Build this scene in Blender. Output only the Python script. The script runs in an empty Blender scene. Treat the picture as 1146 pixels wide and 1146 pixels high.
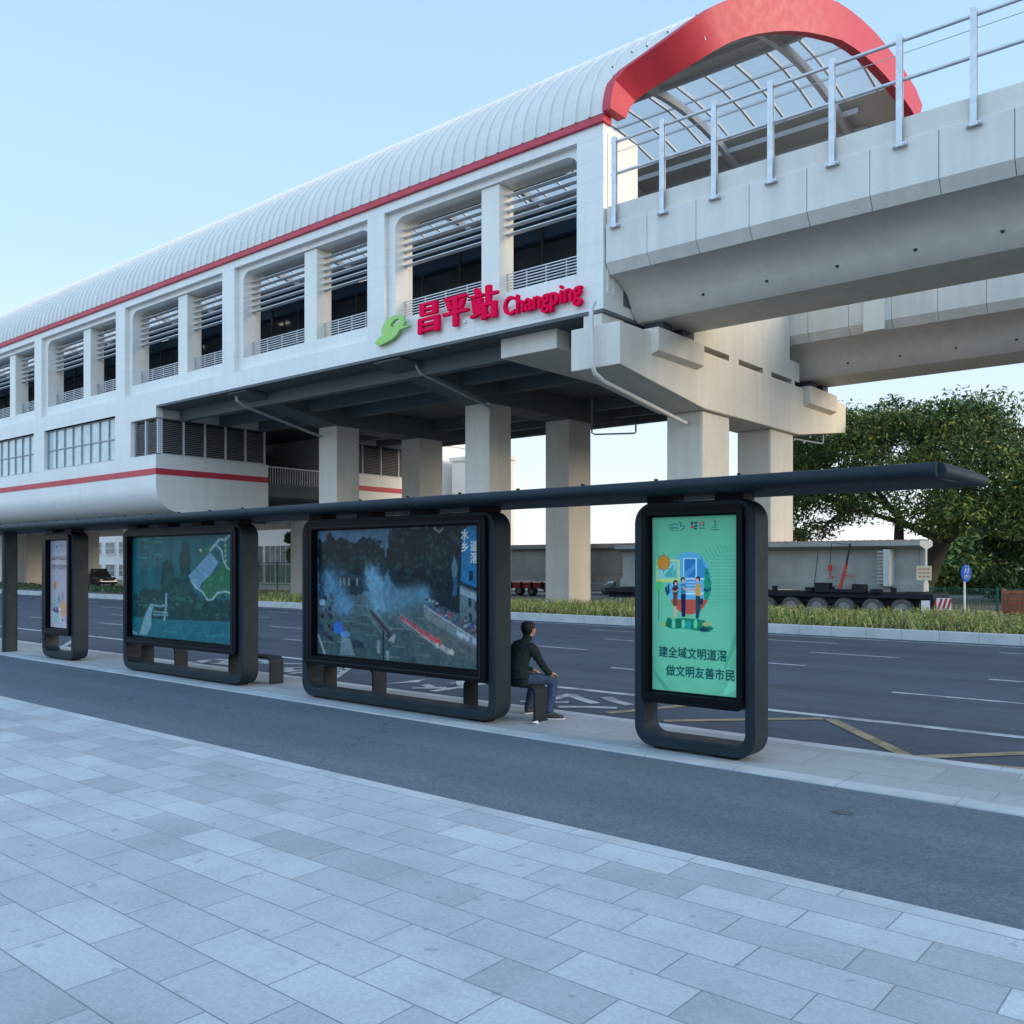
import bpy, bmesh, math, random
import numpy as np
from mathutils import Vector, Matrix, noise as mnoise
from mathutils.geometry import tessellate_polygon
R = math.radians
rnd = random.Random(7)
SC = bpy.context.scene
COL = SC.collection

# ------------------------------------------------------------------ camera, sky, sun, exposure
cam_d = bpy.data.cameras.new("camera")
cam = bpy.data.objects.new("camera", cam_d)
COL.objects.link(cam)
cam.location = (0, 0, 2.0)
cam.rotation_euler = (R(90), 0, R(39.82))
cam_d.sensor_width = 36
cam_d.lens = 36 * 1016 / 1146
cam_d.shift_y = 58 / 1146
cam_d.clip_start = 0.05
cam_d.clip_end = 3000
SC.camera = cam

SUN_EL, SUN_AZ = 14.0, 18.0          # elevation; azimuth counted from +X towards +Y
HAZE, BACK = 1.06, 2.5
w = bpy.data.worlds.new("World")
SC.world = w
w.use_nodes = True
nt = w.node_tree
for n in list(nt.nodes):
    nt.nodes.remove(n)
sky = nt.nodes.new("ShaderNodeTexSky")
sky.sky_type = 'NISHITA'
sky.sun_disc = False
sky.sun_elevation = R(SUN_EL)
sky.sun_rotation = R(90 - SUN_AZ)
sky.air_density = 1.0
sky.dust_density = 0.6
sky.ozone_density = 2.2
bg = nt.nodes.new("ShaderNodeBackground")
bg.inputs[1].default_value = 0.15
wo = nt.nodes.new("ShaderNodeOutputWorld")
# hazy evening sky: the physical sky mixed with a pale haze that whitens towards the horizon and is brighter behind the viewer
tc = nt.nodes.new("ShaderNodeTexCoord")
sp3 = nt.nodes.new("ShaderNodeSeparateXYZ"); nt.links.new(tc.outputs["Generated"], sp3.inputs[0])
ramp = nt.nodes.new("ShaderNodeValToRGB")
re_ = ramp.color_ramp.elements
re_[0].position = 0.0; re_[0].color = (0.78, 0.80, 0.84, 1)
re_[1].position = 1.0; re_[1].color = (0.33, 0.52, 0.80, 1)
e1 = re_.new(0.10); e1.color = (0.70, 0.78, 0.86, 1)
e2 = re_.new(0.30); e2.color = (0.47, 0.68, 0.88, 1)
e3 = re_.new(0.55); e3.color = (0.38, 0.59, 0.86, 1)
nt.links.new(sp3.outputs[2], ramp.inputs[0])
back = nt.nodes.new("ShaderNodeMapRange")
back.inputs[1].default_value, back.inputs[2].default_value = 0.15, -0.9
back.inputs[3].default_value, back.inputs[4].default_value = 1.0, BACK
nt.links.new(sp3.outputs[1], back.inputs[0])
hz = nt.nodes.new("ShaderNodeVectorMath"); hz.operation = 'SCALE'
lowb = nt.nodes.new("ShaderNodeMapRange")
lowb.inputs[1].default_value, lowb.inputs[2].default_value = 0.08, 0.40
lowb.inputs[3].default_value, lowb.inputs[4].default_value = 0.0, 1.0
nt.links.new(sp3.outputs[2], lowb.inputs[0])
bm1 = nt.nodes.new("ShaderNodeMath"); bm1.operation = 'SUBTRACT'; bm1.inputs[1].default_value = 1.0
nt.links.new(back.outputs[0], bm1.inputs[0])
bm2 = nt.nodes.new("ShaderNodeMath"); bm2.operation = 'MULTIPLY_ADD'; bm2.inputs[2].default_value = 1.0
nt.links.new(bm1.outputs[0], bm2.inputs[0]); nt.links.new(lowb.outputs[0], bm2.inputs[1])
nt.links.new(ramp.outputs[0], hz.inputs[0]); nt.links.new(bm2.outputs[0], hz.inputs["Scale"])
hz2 = nt.nodes.new("ShaderNodeVectorMath"); hz2.operation = 'SCALE'; hz2.inputs["Scale"].default_value = HAZE / 0.15
nt.links.new(hz.outputs[0], hz2.inputs[0])
sks = nt.nodes.new("ShaderNodeVectorMath"); sks.operation = 'SCALE'; sks.inputs["Scale"].default_value = 0.22
nt.links.new(sky.outputs[0], sks.inputs[0])
addw = nt.nodes.new("ShaderNodeVectorMath"); addw.operation = 'ADD'
nt.links.new(hz2.outputs[0], addw.inputs[0]); nt.links.new(sks.outputs[0], addw.inputs[1])
nt.links.new(addw.outputs[0], bg.inputs[0])
nt.links.new(bg.outputs[0], wo.inputs[0])

sl = bpy.data.lights.new("sun", 'SUN')
sl.energy = 2.9
sl.angle = R(28)
sl.color = (1.0, 0.83, 0.62)
so = bpy.data.objects.new("sun", sl)
COL.objects.link(so)
sdir = Vector((math.cos(R(SUN_EL)) * math.cos(R(SUN_AZ)), math.cos(R(SUN_EL)) * math.sin(R(SUN_AZ)), math.sin(R(SUN_EL))))
so.rotation_euler = sdir.to_track_quat('Z', 'Y').to_euler()
so.location = (60, 20, 40)
SC.view_settings.view_transform = 'Standard'
SC.view_settings.look = 'None'
SC.view_settings.exposure = 0.12
SC.view_settings.gamma = 1.0

# ------------------------------------------------------------------ materials
def lin(c):
    return tuple((x / 255 / 12.92) if x / 255 <= 0.04045 else ((x / 255 + 0.055) / 1.055) ** 2.4 for x in c)

MATS = {}
def mat(name, col, rough=0.6, var=0.12, scale=2.0, bump=0.0, bscale=60, metal=0.0, coat=0.0, spec=0.5,
        grid=None, axes='wall', streak=0.0, emit=None, trans=0.0, sub=0.0, patch=None, joint=0.75, grain=0.0, cracks=0.0, tracks=0.0, spots=0.0):
    """A principled material whose colour wanders with noise. grid=(width,height,offset,mortar,contrast): slabs or cladding panels."""
    m = bpy.data.materials.new(name)
    m.use_nodes = True
    t = m.node_tree
    N, L = t.nodes, t.links
    p = N["Principled BSDF"]
    p.inputs["Roughness"].default_value = rough
    p.inputs["Metallic"].default_value = metal
    p.inputs["Specular IOR Level"].default_value = spec
    if coat:
        p.inputs["Coat Weight"].default_value = coat
        p.inputs["Coat Roughness"].default_value = 0.03
    if trans:
        p.inputs["Alpha"].default_value = 1 - trans
    if sub:
        p.inputs["Subsurface Weight"].default_value = sub
    geo = N.new("ShaderNodeNewGeometry")
    def noise(sc, det=6, vec=None, rg=0.6):
        n = N.new("ShaderNodeTexNoise")
        n.inputs["Scale"].default_value = sc
        n.inputs["Detail"].default_value = det
        n.inputs["Roughness"].default_value = rg
        L.new(vec or geo.outputs["Position"], n.inputs["Vector"])
        return n.outputs["Fac"]
    def maprange(s, a, b, c, d):
        r = N.new("ShaderNodeMapRange")
        r.inputs[1].default_value, r.inputs[2].default_value = a, b
        r.inputs[3].default_value, r.inputs[4].default_value = c, d
        L.new(s, r.inputs[0])
        return r.outputs[0]
    def mul(a, b):
        q = N.new("ShaderNodeMath"); q.operation = 'MULTIPLY'
        L.new(a, q.inputs[0]); L.new(b, q.inputs[1])
        return q.outputs[0]
    f = maprange(noise(scale), 0.25, 0.75, 1 - var, 1 + var)
    f = mul(f, maprange(noise(scale * 14), 0.2, 0.8, 1 - var * 0.5, 1 + var * 0.5))
    if streak:
        mp = N.new("ShaderNodeMapping")
        mp.inputs["Scale"].default_value = (2.2, 2.2, 0.16)
        L.new(geo.outputs["Position"], mp.inputs[0])
        f = mul(f, maprange(noise(1.0, 5, mp.outputs[0]), 0.35, 0.7, 1.0, 1 - streak))
    if tracks:
        mp2 = N.new("ShaderNodeMapping"); mp2.inputs["Scale"].default_value = (0.015, 1.3, 1)
        L.new(geo.outputs["Position"], mp2.inputs[0])
        f = mul(f, maprange(noise(1.0, 3, mp2.outputs[0]), 0.35, 0.65, 1 - tracks, 1 + tracks))
    if cracks:
        vo_ = N.new("ShaderNodeTexVoronoi"); vo_.feature = 'DISTANCE_TO_EDGE'; vo_.inputs["Scale"].default_value = 0.33
        wv_ = N.new("ShaderNodeVectorMath"); wv_.operation = 'MULTIPLY_ADD'
        nz_ = N.new("ShaderNodeTexNoise"); nz_.inputs["Scale"].default_value = 2.5; nz_.inputs["Detail"].default_value = 6
        L.new(geo.outputs["Position"], nz_.inputs["Vector"]); L.new(nz_.outputs["Color"], wv_.inputs[0]); wv_.inputs[1].default_value = (0.7, 0.7, 0); L.new(geo.outputs["Position"], wv_.inputs[2])
        L.new(wv_.outputs[0], vo_.inputs["Vector"])
        line_ = maprange(vo_.outputs["Distance"], 0.0, 0.006, 1 - cracks, 1.0)
        msk = maprange(noise(0.25, 2), 0.48, 0.56, 0.0, 1.0)
        mx_ = N.new("ShaderNodeMix"); mx_.inputs[2].default_value = 1.0
        L.new(msk, mx_.inputs[0]); L.new(line_, mx_.inputs[3]); f = mul(f, mx_.outputs[0])
    if spots:
        sn = maprange(noise(7.0, 1), 0.70, 0.74, 1.0, 1 - spots)
        f = mul(f, sn)
        f = mul(f, maprange(noise(2.2, 6, rg=0.75), 0.55, 0.72, 1.0, 1 - spots * 0.6))
    if grain:
        f = mul(f, maprange(noise(42, 2), 0.25, 0.75, 1 - grain, 1 + grain))
    if patch:                                   # large worn patches
        f = mul(f, maprange(noise(patch[0], 3), 0.42, 0.62, 1.0, patch[1]))
    hgt = None
    if grid:
        gw, gh, off, mo, con = grid
        sep = N.new("ShaderNodeSeparateXYZ"); L.new(geo.outputs["Position"], sep.inputs[0])
        cmb = N.new("ShaderNodeCombineXYZ")
        if axes == 'wall':
            ad = N.new("ShaderNodeMath"); L.new(sep.outputs[0], ad.inputs[0]); L.new(sep.outputs[1], ad.inputs[1])
            L.new(ad.outputs[0], cmb.inputs[0]); L.new(sep.outputs[2], cmb.inputs[1])
        else:
            L.new(sep.outputs[0], cmb.inputs[0]); L.new(sep.outputs[1], cmb.inputs[1])
        b = N.new("ShaderNodeTexBrick")
        b.inputs["Scale"].default_value = 1
        b.offset = off; b.squash = 1.0
        b.inputs["Brick Width"].default_value = gw
        b.inputs["Row Height"].default_value = gh
        b.inputs["Mortar Size"].default_value = mo
        b.inputs["Mortar Smooth"].default_value = 0.2
        b.inputs["Color1"].default_value = (1, 1, 1, 1)
        b.inputs["Color2"].default_value = (1, 1, 1, 1)
        b.inputs["Mortar"].default_value = (joint, joint, joint, 1)
        if con:
            b.inputs["Color1"].default_value = (0.0, 0.0, 0.0, 1)
            b.inputs["Bias"].default_value = 0.0
        L.new(cmb.outputs[0], b.inputs["Vector"])
        if con:
            # tone per slab: black..white per slab -> stepped tones
            cr = N.new("ShaderNodeValToRGB")
            cr.color_ramp.interpolation = 'CONSTANT'
            els = cr.color_ramp.elements
            els[0].position = 0.0; els[0].color = (1 - con * 1.3,) * 3 + (1,)
            els[1].position = 0.24; els[1].color = (1 - con * 0.25,) * 3 + (1,)
            for po, v in ((0.42, 1.0), (0.6, 0.92), (0.78, 1.06), (0.93, 1 + con * 0.8)):
                e = els.new(po); e.color = (v, v, v, 1)
            L.new(b.outputs["Color"], cr.inputs[0])
            mx = N.new("ShaderNodeMath"); mx.operation = 'MULTIPLY_ADD'
            L.new(b.outputs["Fac"], mx.inputs[0]); mx.inputs[1].default_value = joint - 1; mx.inputs[2].default_value = 1
            f = mul(f, mul(cr.outputs[0], mx.outputs[0]))
        else:
            f = mul(f, b.outputs["Color"])
        hgt = b.outputs["Fac"]
    mixc = N.new("ShaderNodeVectorMath"); mixc.operation = 'SCALE'
    mixc.inputs[0].default_value = col
    L.new(f, mixc.inputs["Scale"])
    L.new(mixc.outputs[0], p.inputs["Base Color"])
    L.new(maprange(noise(scale * 3), 0.2, 0.8, max(rough - 0.1, 0.02), min(rough + 0.1, 1)), p.inputs["Roughness"])
    if bump or hgt is not None:
        bn = N.new("ShaderNodeBump")
        bn.inputs["Strength"].default_value = bump or 0.3
        bn.inputs["Distance"].default_value = 0.01
        src = noise(bscale, 8)
        if hgt is not None:
            sb = N.new("ShaderNodeMath"); sb.operation = 'SUBTRACT'
            L.new(src, sb.inputs[0]); L.new(hgt, sb.inputs[1]); src = sb.outputs[0]
        L.new(src, bn.inputs["Height"])
        L.new(bn.outputs[0], p.inputs["Normal"])
    if emit:
        p.inputs["Emission Color"].default_value = (*emit[0], 1)
        p.inputs["Emission Strength"].default_value = emit[1]
    MATS[name] = m
    return m

M = {}
M['asphalt'] = mat("asphalt road", (0.059, 0.072, 0.095), 0.75, 0.16, 0.35, 0.5, 90, spec=0.3, patch=(0.12, 0.86), grain=0.22, cracks=0.3, tracks=0.14)
M['asphalt_path'] = mat("asphalt path", (0.112, 0.141, 0.174), 0.85, 0.14, 0.5, 0.9, 110, spec=0.3, patch=(0.5, 0.86), grain=0.34, cracks=0.45, tracks=0.08)
M['ground'] = mat("earth", (0.16, 0.15, 0.13), 0.9, 0.3, 0.3, 0.5, 8)
M['slab'] = mat("paving slabs", (0.378, 0.418, 0.448), 0.7, 0.12, 1.2, 0.25, 80, grain=0.12, patch=(0.8, 0.9), spots=0.25, grid=(0.68, 0.32, 0.37, 0.005, 0.13), axes='floor', joint=0.5)
M['platform'] = mat("platform slabs", (0.33, 0.35, 0.36), 0.75, 0.15, 0.9, 0.3, 60, grain=0.12, grid=(1.2, 0.68, 0.5, 0.005, 0.10), axes='floor', joint=0.55, patch=(0.9, 0.88), spots=0.22)
M['kerb'] = mat("kerb stone", (0.42, 0.45, 0.47), 0.75, 0.15, 1.5, 0.25, 60, grid=(1.0, 50, 0, 0.006, 0), axes='floor', joint=0.6, patch=(1.3, 0.85))
M['kerb_far'] = mat("median kerb stone", (0.42, 0.43, 0.42), 0.8, 0.16, 1.5, 0.2, 40, grid=(1.0, 50, 0, 0.012, 0), axes='floor', joint=0.65)
M['white_paint'] = mat("road paint white", (0.44, 0.46, 0.48), 0.7, 0.25, 3.0, 0.2, 60, patch=(3.0, 0.42))
M['yellow_paint'] = mat("road paint yellow", (0.30, 0.23, 0.14), 0.7, 0.25, 3.0, 0.2, 60, patch=(4.0, 0.65))
M['clad'] = mat("white cladding", (0.77, 0.75, 0.705), 0.45, 0.05, 0.5, 0.05, 8, grid=(1.26, 0.75, 0.0, 0.008, 0), streak=0.06, joint=0.78)
M['render_white'] = mat("white paint wall", (0.78, 0.75, 0.68), 0.5, 0.05, 0.5, streak=0.06)
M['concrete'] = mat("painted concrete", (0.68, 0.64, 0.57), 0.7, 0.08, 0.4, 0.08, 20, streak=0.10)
M['concrete_pier'] = mat("pier concrete", (0.68, 0.635, 0.555), 0.7, 0.07, 0.4, 0.08, 20, streak=0.11, grid=(60, 3.0, 0, 0.012, 0), joint=0.9)
M['soffit'] = mat("shaded soffit concrete", (0.11, 0.125, 0.13), 0.75, 0.10, 0.4, 0.1, 12)  # darker than bare concrete: shade under the station is put into the colour
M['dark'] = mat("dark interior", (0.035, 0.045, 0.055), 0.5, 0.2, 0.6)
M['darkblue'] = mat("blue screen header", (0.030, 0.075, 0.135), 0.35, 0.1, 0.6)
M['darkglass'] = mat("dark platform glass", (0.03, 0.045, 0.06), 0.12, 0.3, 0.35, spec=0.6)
M['red_trim'] = mat("red metal trim", (0.52, 0.035, 0.06), 0.5, 0.06, 1.0, grid=(3.8, 40, 0, 0.012, 0), joint=0.8)
M['roof'] = mat("roof sheet", (0.66, 0.635, 0.58), 0.45, 0.06, 0.8, spec=0.4)
M['fin'] = mat("sunshade fins", (0.62, 0.63, 0.64), 0.45, 0.05, 1.0)
M['louvre'] = mat("louvre slats", (0.34, 0.335, 0.32), 0.5, 0.06, 2.0)
M['win_glass'] = mat("pale window glass", (0.46, 0.55, 0.56), 0.12, 0.22, 1.4, coat=0.6)
M['win_frame'] = mat("window frame grey", (0.30, 0.33, 0.35), 0.5, 0.05)
M['steel'] = mat("galvanised steel", (0.55, 0.57, 0.59), 0.42, 0.15, 4.0, metal=0.4)
M['pipe'] = mat("white pipe", (0.62, 0.61, 0.58), 0.4, 0.06)
M['sign_red'] = mat("sign red", (0.90, 0.003, 0.07), 0.6, 0.03, 2.0, spec=0.05)
M['sign_green'] = mat("sign green", (0.34, 0.60, 0.14), 0.4, 0.05)
M['sign_back'] = mat("sign backing", (0.75, 0.76, 0.78), 0.5, 0.04)
M['gun'] = mat("gunmetal paint", (0.013, 0.022, 0.030), 0.5, 0.2, 2.5, 0.04, 60, spec=0.16)
M['gun_dark'] = mat("black box paint", (0.004, 0.005, 0.008), 0.35, 0.15, 2.0, spec=0.08)
M['bench'] = mat("bench steel", (0.018, 0.023, 0.029), 0.6, 0.15, 3.0, spec=0.08)
M['hair'] = mat("black hair", (0.006, 0.006, 0.006), 0.5, 0.3, 60, 0.6, 150, spec=0.2)
M['skin'] = mat("skin", (0.36, 0.20, 0.14), 0.5, 0.08, 20, sub=0.05)
M['sweater'] = mat("dark green sweater", (0.017, 0.023, 0.023), 0.95, 0.25, 18, 0.6, 200, spec=0.05)
M['jeans'] = mat("blue jeans", (0.035, 0.055, 0.105), 0.9, 0.4, 14, 0.5, 200, spec=0.1)
M['shoe'] = mat("dark shoe", (0.022, 0.022, 0.028), 0.6, 0.2, 20)
M['sole'] = mat("pale shoe sole", (0.42, 0.42, 0.42), 0.7, 0.1, 20)
M['leaf'] = [mat("banyan leaf green", (0.11, 0.195, 0.060), 0.6, 0.3, 0.7, spec=0.25),
             mat("banyan leaf dark", (0.052, 0.110, 0.043), 0.6, 0.3, 0.7, spec=0.25),
             mat("banyan leaf yellow", (0.29, 0.32, 0.080), 0.6, 0.3, 0.7, spec=0.25)]
M['bark'] = mat("bark", (0.055, 0.045, 0.038), 0.9, 0.35, 2.0, 0.8, 14)
M['grass'] = [mat("verge grass green", (0.19, 0.225, 0.045), 0.7, 0.35, 0.9), mat("verge grass straw", (0.40, 0.33, 0.11), 0.8, 0.3, 0.9),
              mat("verge grass dark", (0.05, 0.085, 0.025), 0.7, 0.3, 0.9)]
M['hedge'] = [mat("hedge leaf", (0.045, 0.085, 0.025), 0.6, 0.35, 1.2), mat("hedge leaf light", (0.085, 0.13, 0.035), 0.6, 0.3, 1.2)]
M['beam'] = mat("precast beam concrete", (0.33, 0.33, 0.31), 0.85, 0.16, 0.9, 0.2, 25, streak=0.12, patch=(0.7, 0.88))
M['beam_pale'] = mat("beam end pale", (0.46, 0.47, 0.46), 0.8, 0.10, 2)
M['rebar'] = mat("rebar steel", (0.16, 0.11, 0.08), 0.8, 0.3, 8)
M['black'] = mat("black rubber", (0.018, 0.018, 0.019), 0.8, 0.2, 5)
M['dusty'] = mat("dusty tyre", (0.085, 0.085, 0.08), 0.9, 0.3, 5)
M['deck'] = mat("trailer steel", (0.012, 0.014, 0.02), 0.6, 0.3, 3, spec=0.2)
M['rim'] = mat("wheel rim", (0.22, 0.22, 0.22), 0.5, 0.2, 5, metal=0.5)
M['red'] = mat("red machine paint", (0.45, 0.03, 0.035), 0.45, 0.15, 3)
M['yellow_sign'] = mat("pale yellow plate", (0.62, 0.55, 0.35), 0.6, 0.06)
M['white'] = mat("white paint", (0.72, 0.72, 0.71), 0.45, 0.06, 1.0)
M['blue_sign'] = mat("blue traffic sign", (0.006, 0.075, 0.40), 0.5, 0.05, spec=0.1)
M['green_mesh'] = mat("green fence wire", (0.015, 0.12, 0.085), 0.6, 0.2, 3)
M['orange'] = mat("orange barrier", (0.52, 0.13, 0.055), 0.6, 0.12, 2)
M['tan'] = mat("tan stone", (0.36, 0.29, 0.22), 0.85, 0.15, 2)
M['car_dark'] = mat("dark car paint", (0.02, 0.024, 0.032), 0.2, 0.05, coat=1.0)
M['car_white'] = mat("white car paint", (0.62, 0.63, 0.64), 0.25, 0.04, coat=1.0)
M['car_glass'] = mat("car glass", (0.02, 0.026, 0.03), 0.06, 0.05, coat=0.5)
M['lamp_red'] = mat("tail lamp", (0.45, 0.02, 0.02), 0.25, 0.05)
M['lamp_white'] = mat("head lamp", (0.7, 0.7, 0.7), 0.15, 0.05)
M['bld_white'] = mat("far white wall", (0.72, 0.71, 0.69), 0.7, 0.05, 0.3)
M['bld_cream'] = mat("far cream wall", (0.66, 0.60, 0.52), 0.7, 0.05, 0.3)
M['bld_glass'] = mat("far window glass", (0.10, 0.14, 0.16), 0.15, 0.4, 0.6)
M['skyglass'] = mat("skylight panel", (0.85, 0.9, 0.92), 0.2, 0.05, trans=0.75)
M['clear'] = mat("clear acrylic panel", (0.80, 0.86, 0.90), 0.15, 0.05, trans=0.82)
M['light'] = mat("lit lamp", (0.9, 0.9, 0.9), 0.4, 0.0, emit=((1, 0.95, 0.85), 4.0))
M['teal'] = mat("teal bag", (0.10, 0.30, 0.34), 0.6, 0.1)

# ------------------------------------------------------------------ mesh helpers
ORG = {}
class MB:
    def __init__(s):
        s.v, s.f, s.mi = [], [], []
    def add(s, vs, fs, mi=0):
        o = len(s.v)
        s.v += [tuple(v) for v in vs]
        s.f += [tuple(i + o for i in f) for f in fs]
        s.mi += [mi] * len(fs)
        return s
    def box(s, x0, x1, y0, y1, z0, z1, mi=0):
        if x0 > x1: x0, x1 = x1, x0
        if y0 > y1: y0, y1 = y1, y0
        if z0 > z1: z0, z1 = z1, z0
        vs = [(x0, y0, z0), (x1, y0, z0), (x1, y1, z0), (x0, y1, z0), (x0, y0, z1), (x1, y0, z1), (x1, y1, z1), (x0, y1, z1)]
        return s.add(vs, [(0, 3, 2, 1), (4, 5, 6, 7), (0, 1, 5, 4), (1, 2, 6, 5), (2, 3, 7, 6), (3, 0, 4, 7)], mi)
    def prism(s, poly, axis, a, b, mi=0):
        """poly: 2D outline extruded along 'x' (poly=y,z), 'y' (poly=x,z) or 'z' (poly=x,y) from a to b"""
        n = len(poly)
        def P(p, t):
            return (t, p[0], p[1]) if axis == 'x' else (p[0], t, p[1]) if axis == 'y' else (p[0], p[1], t)
        vs = [P(p, a) for p in poly] + [P(p, b) for p in poly]
        fs = [tuple(range(n))[::-1], tuple(range(n, 2 * n))] + [(i, (i + 1) % n, n + (i + 1) % n, n + i) for i in range(n)]
        return s.add(vs, fs, mi)
    def tube(s, pts, r, seg=8, mi=0, cap=True):
        pts = [Vector(p) for p in pts]
        rs = r if isinstance(r, (list, tuple)) else [r] * len(pts)
        up = None
        rings = []
        for i, p in enumerate(pts):
            d = (pts[min(i + 1, len(pts) - 1)] - pts[max(i - 1, 0)]).normalized()
            if up is None:
                up = Vector((0, 0, 1)) if abs(d.z) < 0.9 else Vector((1, 0, 0))
            side = d.cross(up).normalized()
            up = side.cross(d).normalized()
            rings.append([p + (side * math.cos(k * 2 * math.pi / seg) + up * math.sin(k * 2 * math.pi / seg)) * rs[i] for k in range(seg)])
        vs = [v for r_ in rings for v in r_]
        fs = []
        for i in range(len(pts) - 1):
            for k in range(seg):
                a, b = i * seg + k, i * seg + (k + 1) % seg
                fs.append((a, b, b + seg, a + seg))
        if cap:
            fs.append(tuple(range(seg))[::-1]); fs.append(tuple((len(pts) - 1) * seg + k for k in range(seg)))
        return s.add(vs, fs, mi)
    def bar(s, a, b, w, h, mi=0):
        """rectangular bar from a to b, width w (horizontal), height h"""
        a, b = Vector(a), Vector(b)
        d = (b - a).normalized()
        up = Vector((0, 0, 1)) if abs(d.z) < 0.95 else Vector((0, 1, 0))
        sd = d.cross(up).normalized(); u2 = sd.cross(d)
        vs = []
        for p in (a, b):
            for i, j in ((-1, -1), (1, -1), (1, 1), (-1, 1)):
                vs.append(p + sd * (w / 2 * i) + u2 * (h / 2 * j))
        return s.add(vs, [(0, 3, 2, 1), (4, 5, 6, 7), (0, 1, 5, 4), (1, 2, 6, 5), (2, 3, 7, 6), (3, 0, 4, 7)], mi)
    def build(s, name, mats, parent=None, bevel=0.0, smooth=None, recalc=True):
        o3 = ORG.get(parent.name, Vector((0, 0, 0))) if parent else Vector((0, 0, 0))
        me = bpy.data.meshes.new(name)
        me.from_pydata([Vector(v) - o3 for v in s.v], [], s.f)
        if not isinstance(mats, (list, tuple)):
            mats = [mats]
        for m in mats:
            me.materials.append(m)
        if len(mats) > 1:
            me.polygons.foreach_set("material_index", s.mi)
        if recalc:
            bm = bmesh.new(); bm.from_mesh(me)
            bmesh.ops.recalc_face_normals(bm, faces=bm.faces)
            bm.to_mesh(me); bm.free()
        if smooth:
            me.shade_smooth(); me.set_sharp_from_angle(angle=R(smooth))
        me.update()
        o = bpy.data.objects.new(name, me)
        COL.objects.link(o)
        ORG[o.name] = o3.copy()
        if parent:
            o.parent = parent
        if bevel:
            b = o.modifiers.new("bevel", 'BEVEL')
            b.width = bevel; b.segments = 2; b.limit_method = 'ANGLE'; b.angle_limit = R(40)
            b.harden_normals = False
        return o

def thing(name, label, cat, loc=(0, 0, 0), group=None):
    o = bpy.data.objects.new(name, None)
    COL.objects.link(o)
    o.location = loc
    o.empty_display_size = 0.3
    ORG[o.name] = Vector(loc)
    o['label'] = label; o['category'] = cat
    if group: o['group'] = group
    return o
def tag(o, label, cat, group=None):
    o['label'] = label; o['category'] = cat
    if group: o['group'] = group
    return o
def kind(o, k):
    o['kind'] = k
    return o
def dup(root, loc, label):
    r = root.copy(); COL.objects.link(r); r.location = loc; r['label'] = label
    for c in list(root.children):
        q = c.copy(); COL.objects.link(q); q.parent = r
        for g in list(c.children):
            h = g.copy(); COL.objects.link(h); h.parent = q
    return r
def arc(cx, cy, r, a0, a1, n=8):
    return [(cx + r * math.cos(R(a0 + (a1 - a0) * i / n)), cy + r * math.sin(R(a0 + (a1 - a0) * i / n))) for i in range(n + 1)]
def rrect(x0, x1, y0, y1, r, n=6):
    return arc(x1 - r, y0 + r, r, -90, 0, n) + arc(x1 - r, y1 - r, r, 0, 90, n) + arc(x0 + r, y1 - r, r, 90, 180, n) + arc(x0 + r, y0 + r, r, 180, 270, n)
def ring(mb, outer, inner, axis, a, b, mi=0):
    """closed frame between two outlines of equal point count, extruded"""
    n = len(outer)
    def P(p, t):
        return (t, p[0], p[1]) if axis == 'x' else (p[0], t, p[1])
    vs = [P(p, a) for p in outer] + [P(p, a) for p in inner] + [P(p, b) for p in outer] + [P(p, b) for p in inner]
    fs = []
    for i in range(n):
        j = (i + 1) % n
        fs += [(i, j, n + j, n + i), (2 * n + i, 3 * n + i, 3 * n + j, 2 * n + j), (i, 2 * n + i, 2 * n + j, j), (n + i, n + j, 3 * n + j, 3 * n + i)]
    mb.add(vs, fs, mi)
def text_mesh(body, size, bold=0.0, extrude=0.0, res=4):
    """vertices (x,y,z) and faces of a line of lettering, baseline at y=0"""
    c = bpy.data.curves.new("lettering", 'FONT')
    c.body = body; c.size = size; c.offset = bold; c.extrude = extrude; c.resolution_u = res
    o = bpy.data.objects.new("lettering", c)
    COL.objects.link(o)
    dg = bpy.context.evaluated_depsgraph_get()
    me = bpy.data.meshes.new_from_object(o.evaluated_get(dg))
    vs = [tuple(v.co) for v in me.vertices]; fs = [tuple(p.vertices) for p in me.polygons]
    bpy.data.objects.remove(o); bpy.data.curves.remove(c); bpy.data.meshes.remove(me)
    return vs, fs

# ------------------------------------------------------------------ setting: ground, road, platform, pavements
X0, X1 = -190.0, 60.0
kind(MB().add([(-900, -300, -0.17), (700, -300, -0.17), (700, 900, -0.17), (-900, 900, -0.17)], [(0, 1, 2, 3)]).build("ground", M['ground']), 'structure')
kind(MB().box(X0, X1, 9.95, 26.85, -0.6, -0.15).build("road", M['asphalt']), 'structure')
kind(MB().box(X0, X1, 8.4, 9.75, -0.5, 0.0).build("waiting_platform", M['platform'], bevel=0.006), 'structure')
kind(MB().box(X0, X1, 9.753, 9.947, -0.5, 0.004).build("platform_kerb", M['kerb'], bevel=0.012), 'structure')
kind(MB().box(X0, X1, 8.15, 8.397, -0.5, 0.006).build("edging_strip", M['kerb'], bevel=0.008), 'structure')
kind(MB().box(X0, X1, 5.6, 8.147, -0.5, -0.012).build("cycle_path", M['asphalt_path']), 'structure')
kind(MB().box(X0, X1, 5.45, 5.597, -0.5, 0.003).build("path_kerb", M['kerb'], bevel=0.008), 'structure')
kind(MB().box(X0, X1, -30, 5.447, -0.5, 0.0).build("pavement", M['slab']), 'structure')
kind(MB().box(X0, X1, 26.853, 27.15, -0.5, 0.13).build("median_kerb", M['kerb_far'], bevel=0.02), 'structure')
kind(MB().box(X0, X1, 27.153, 33.0, -0.5, 0.08).build("verge", M['ground']), 'structure')

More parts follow.
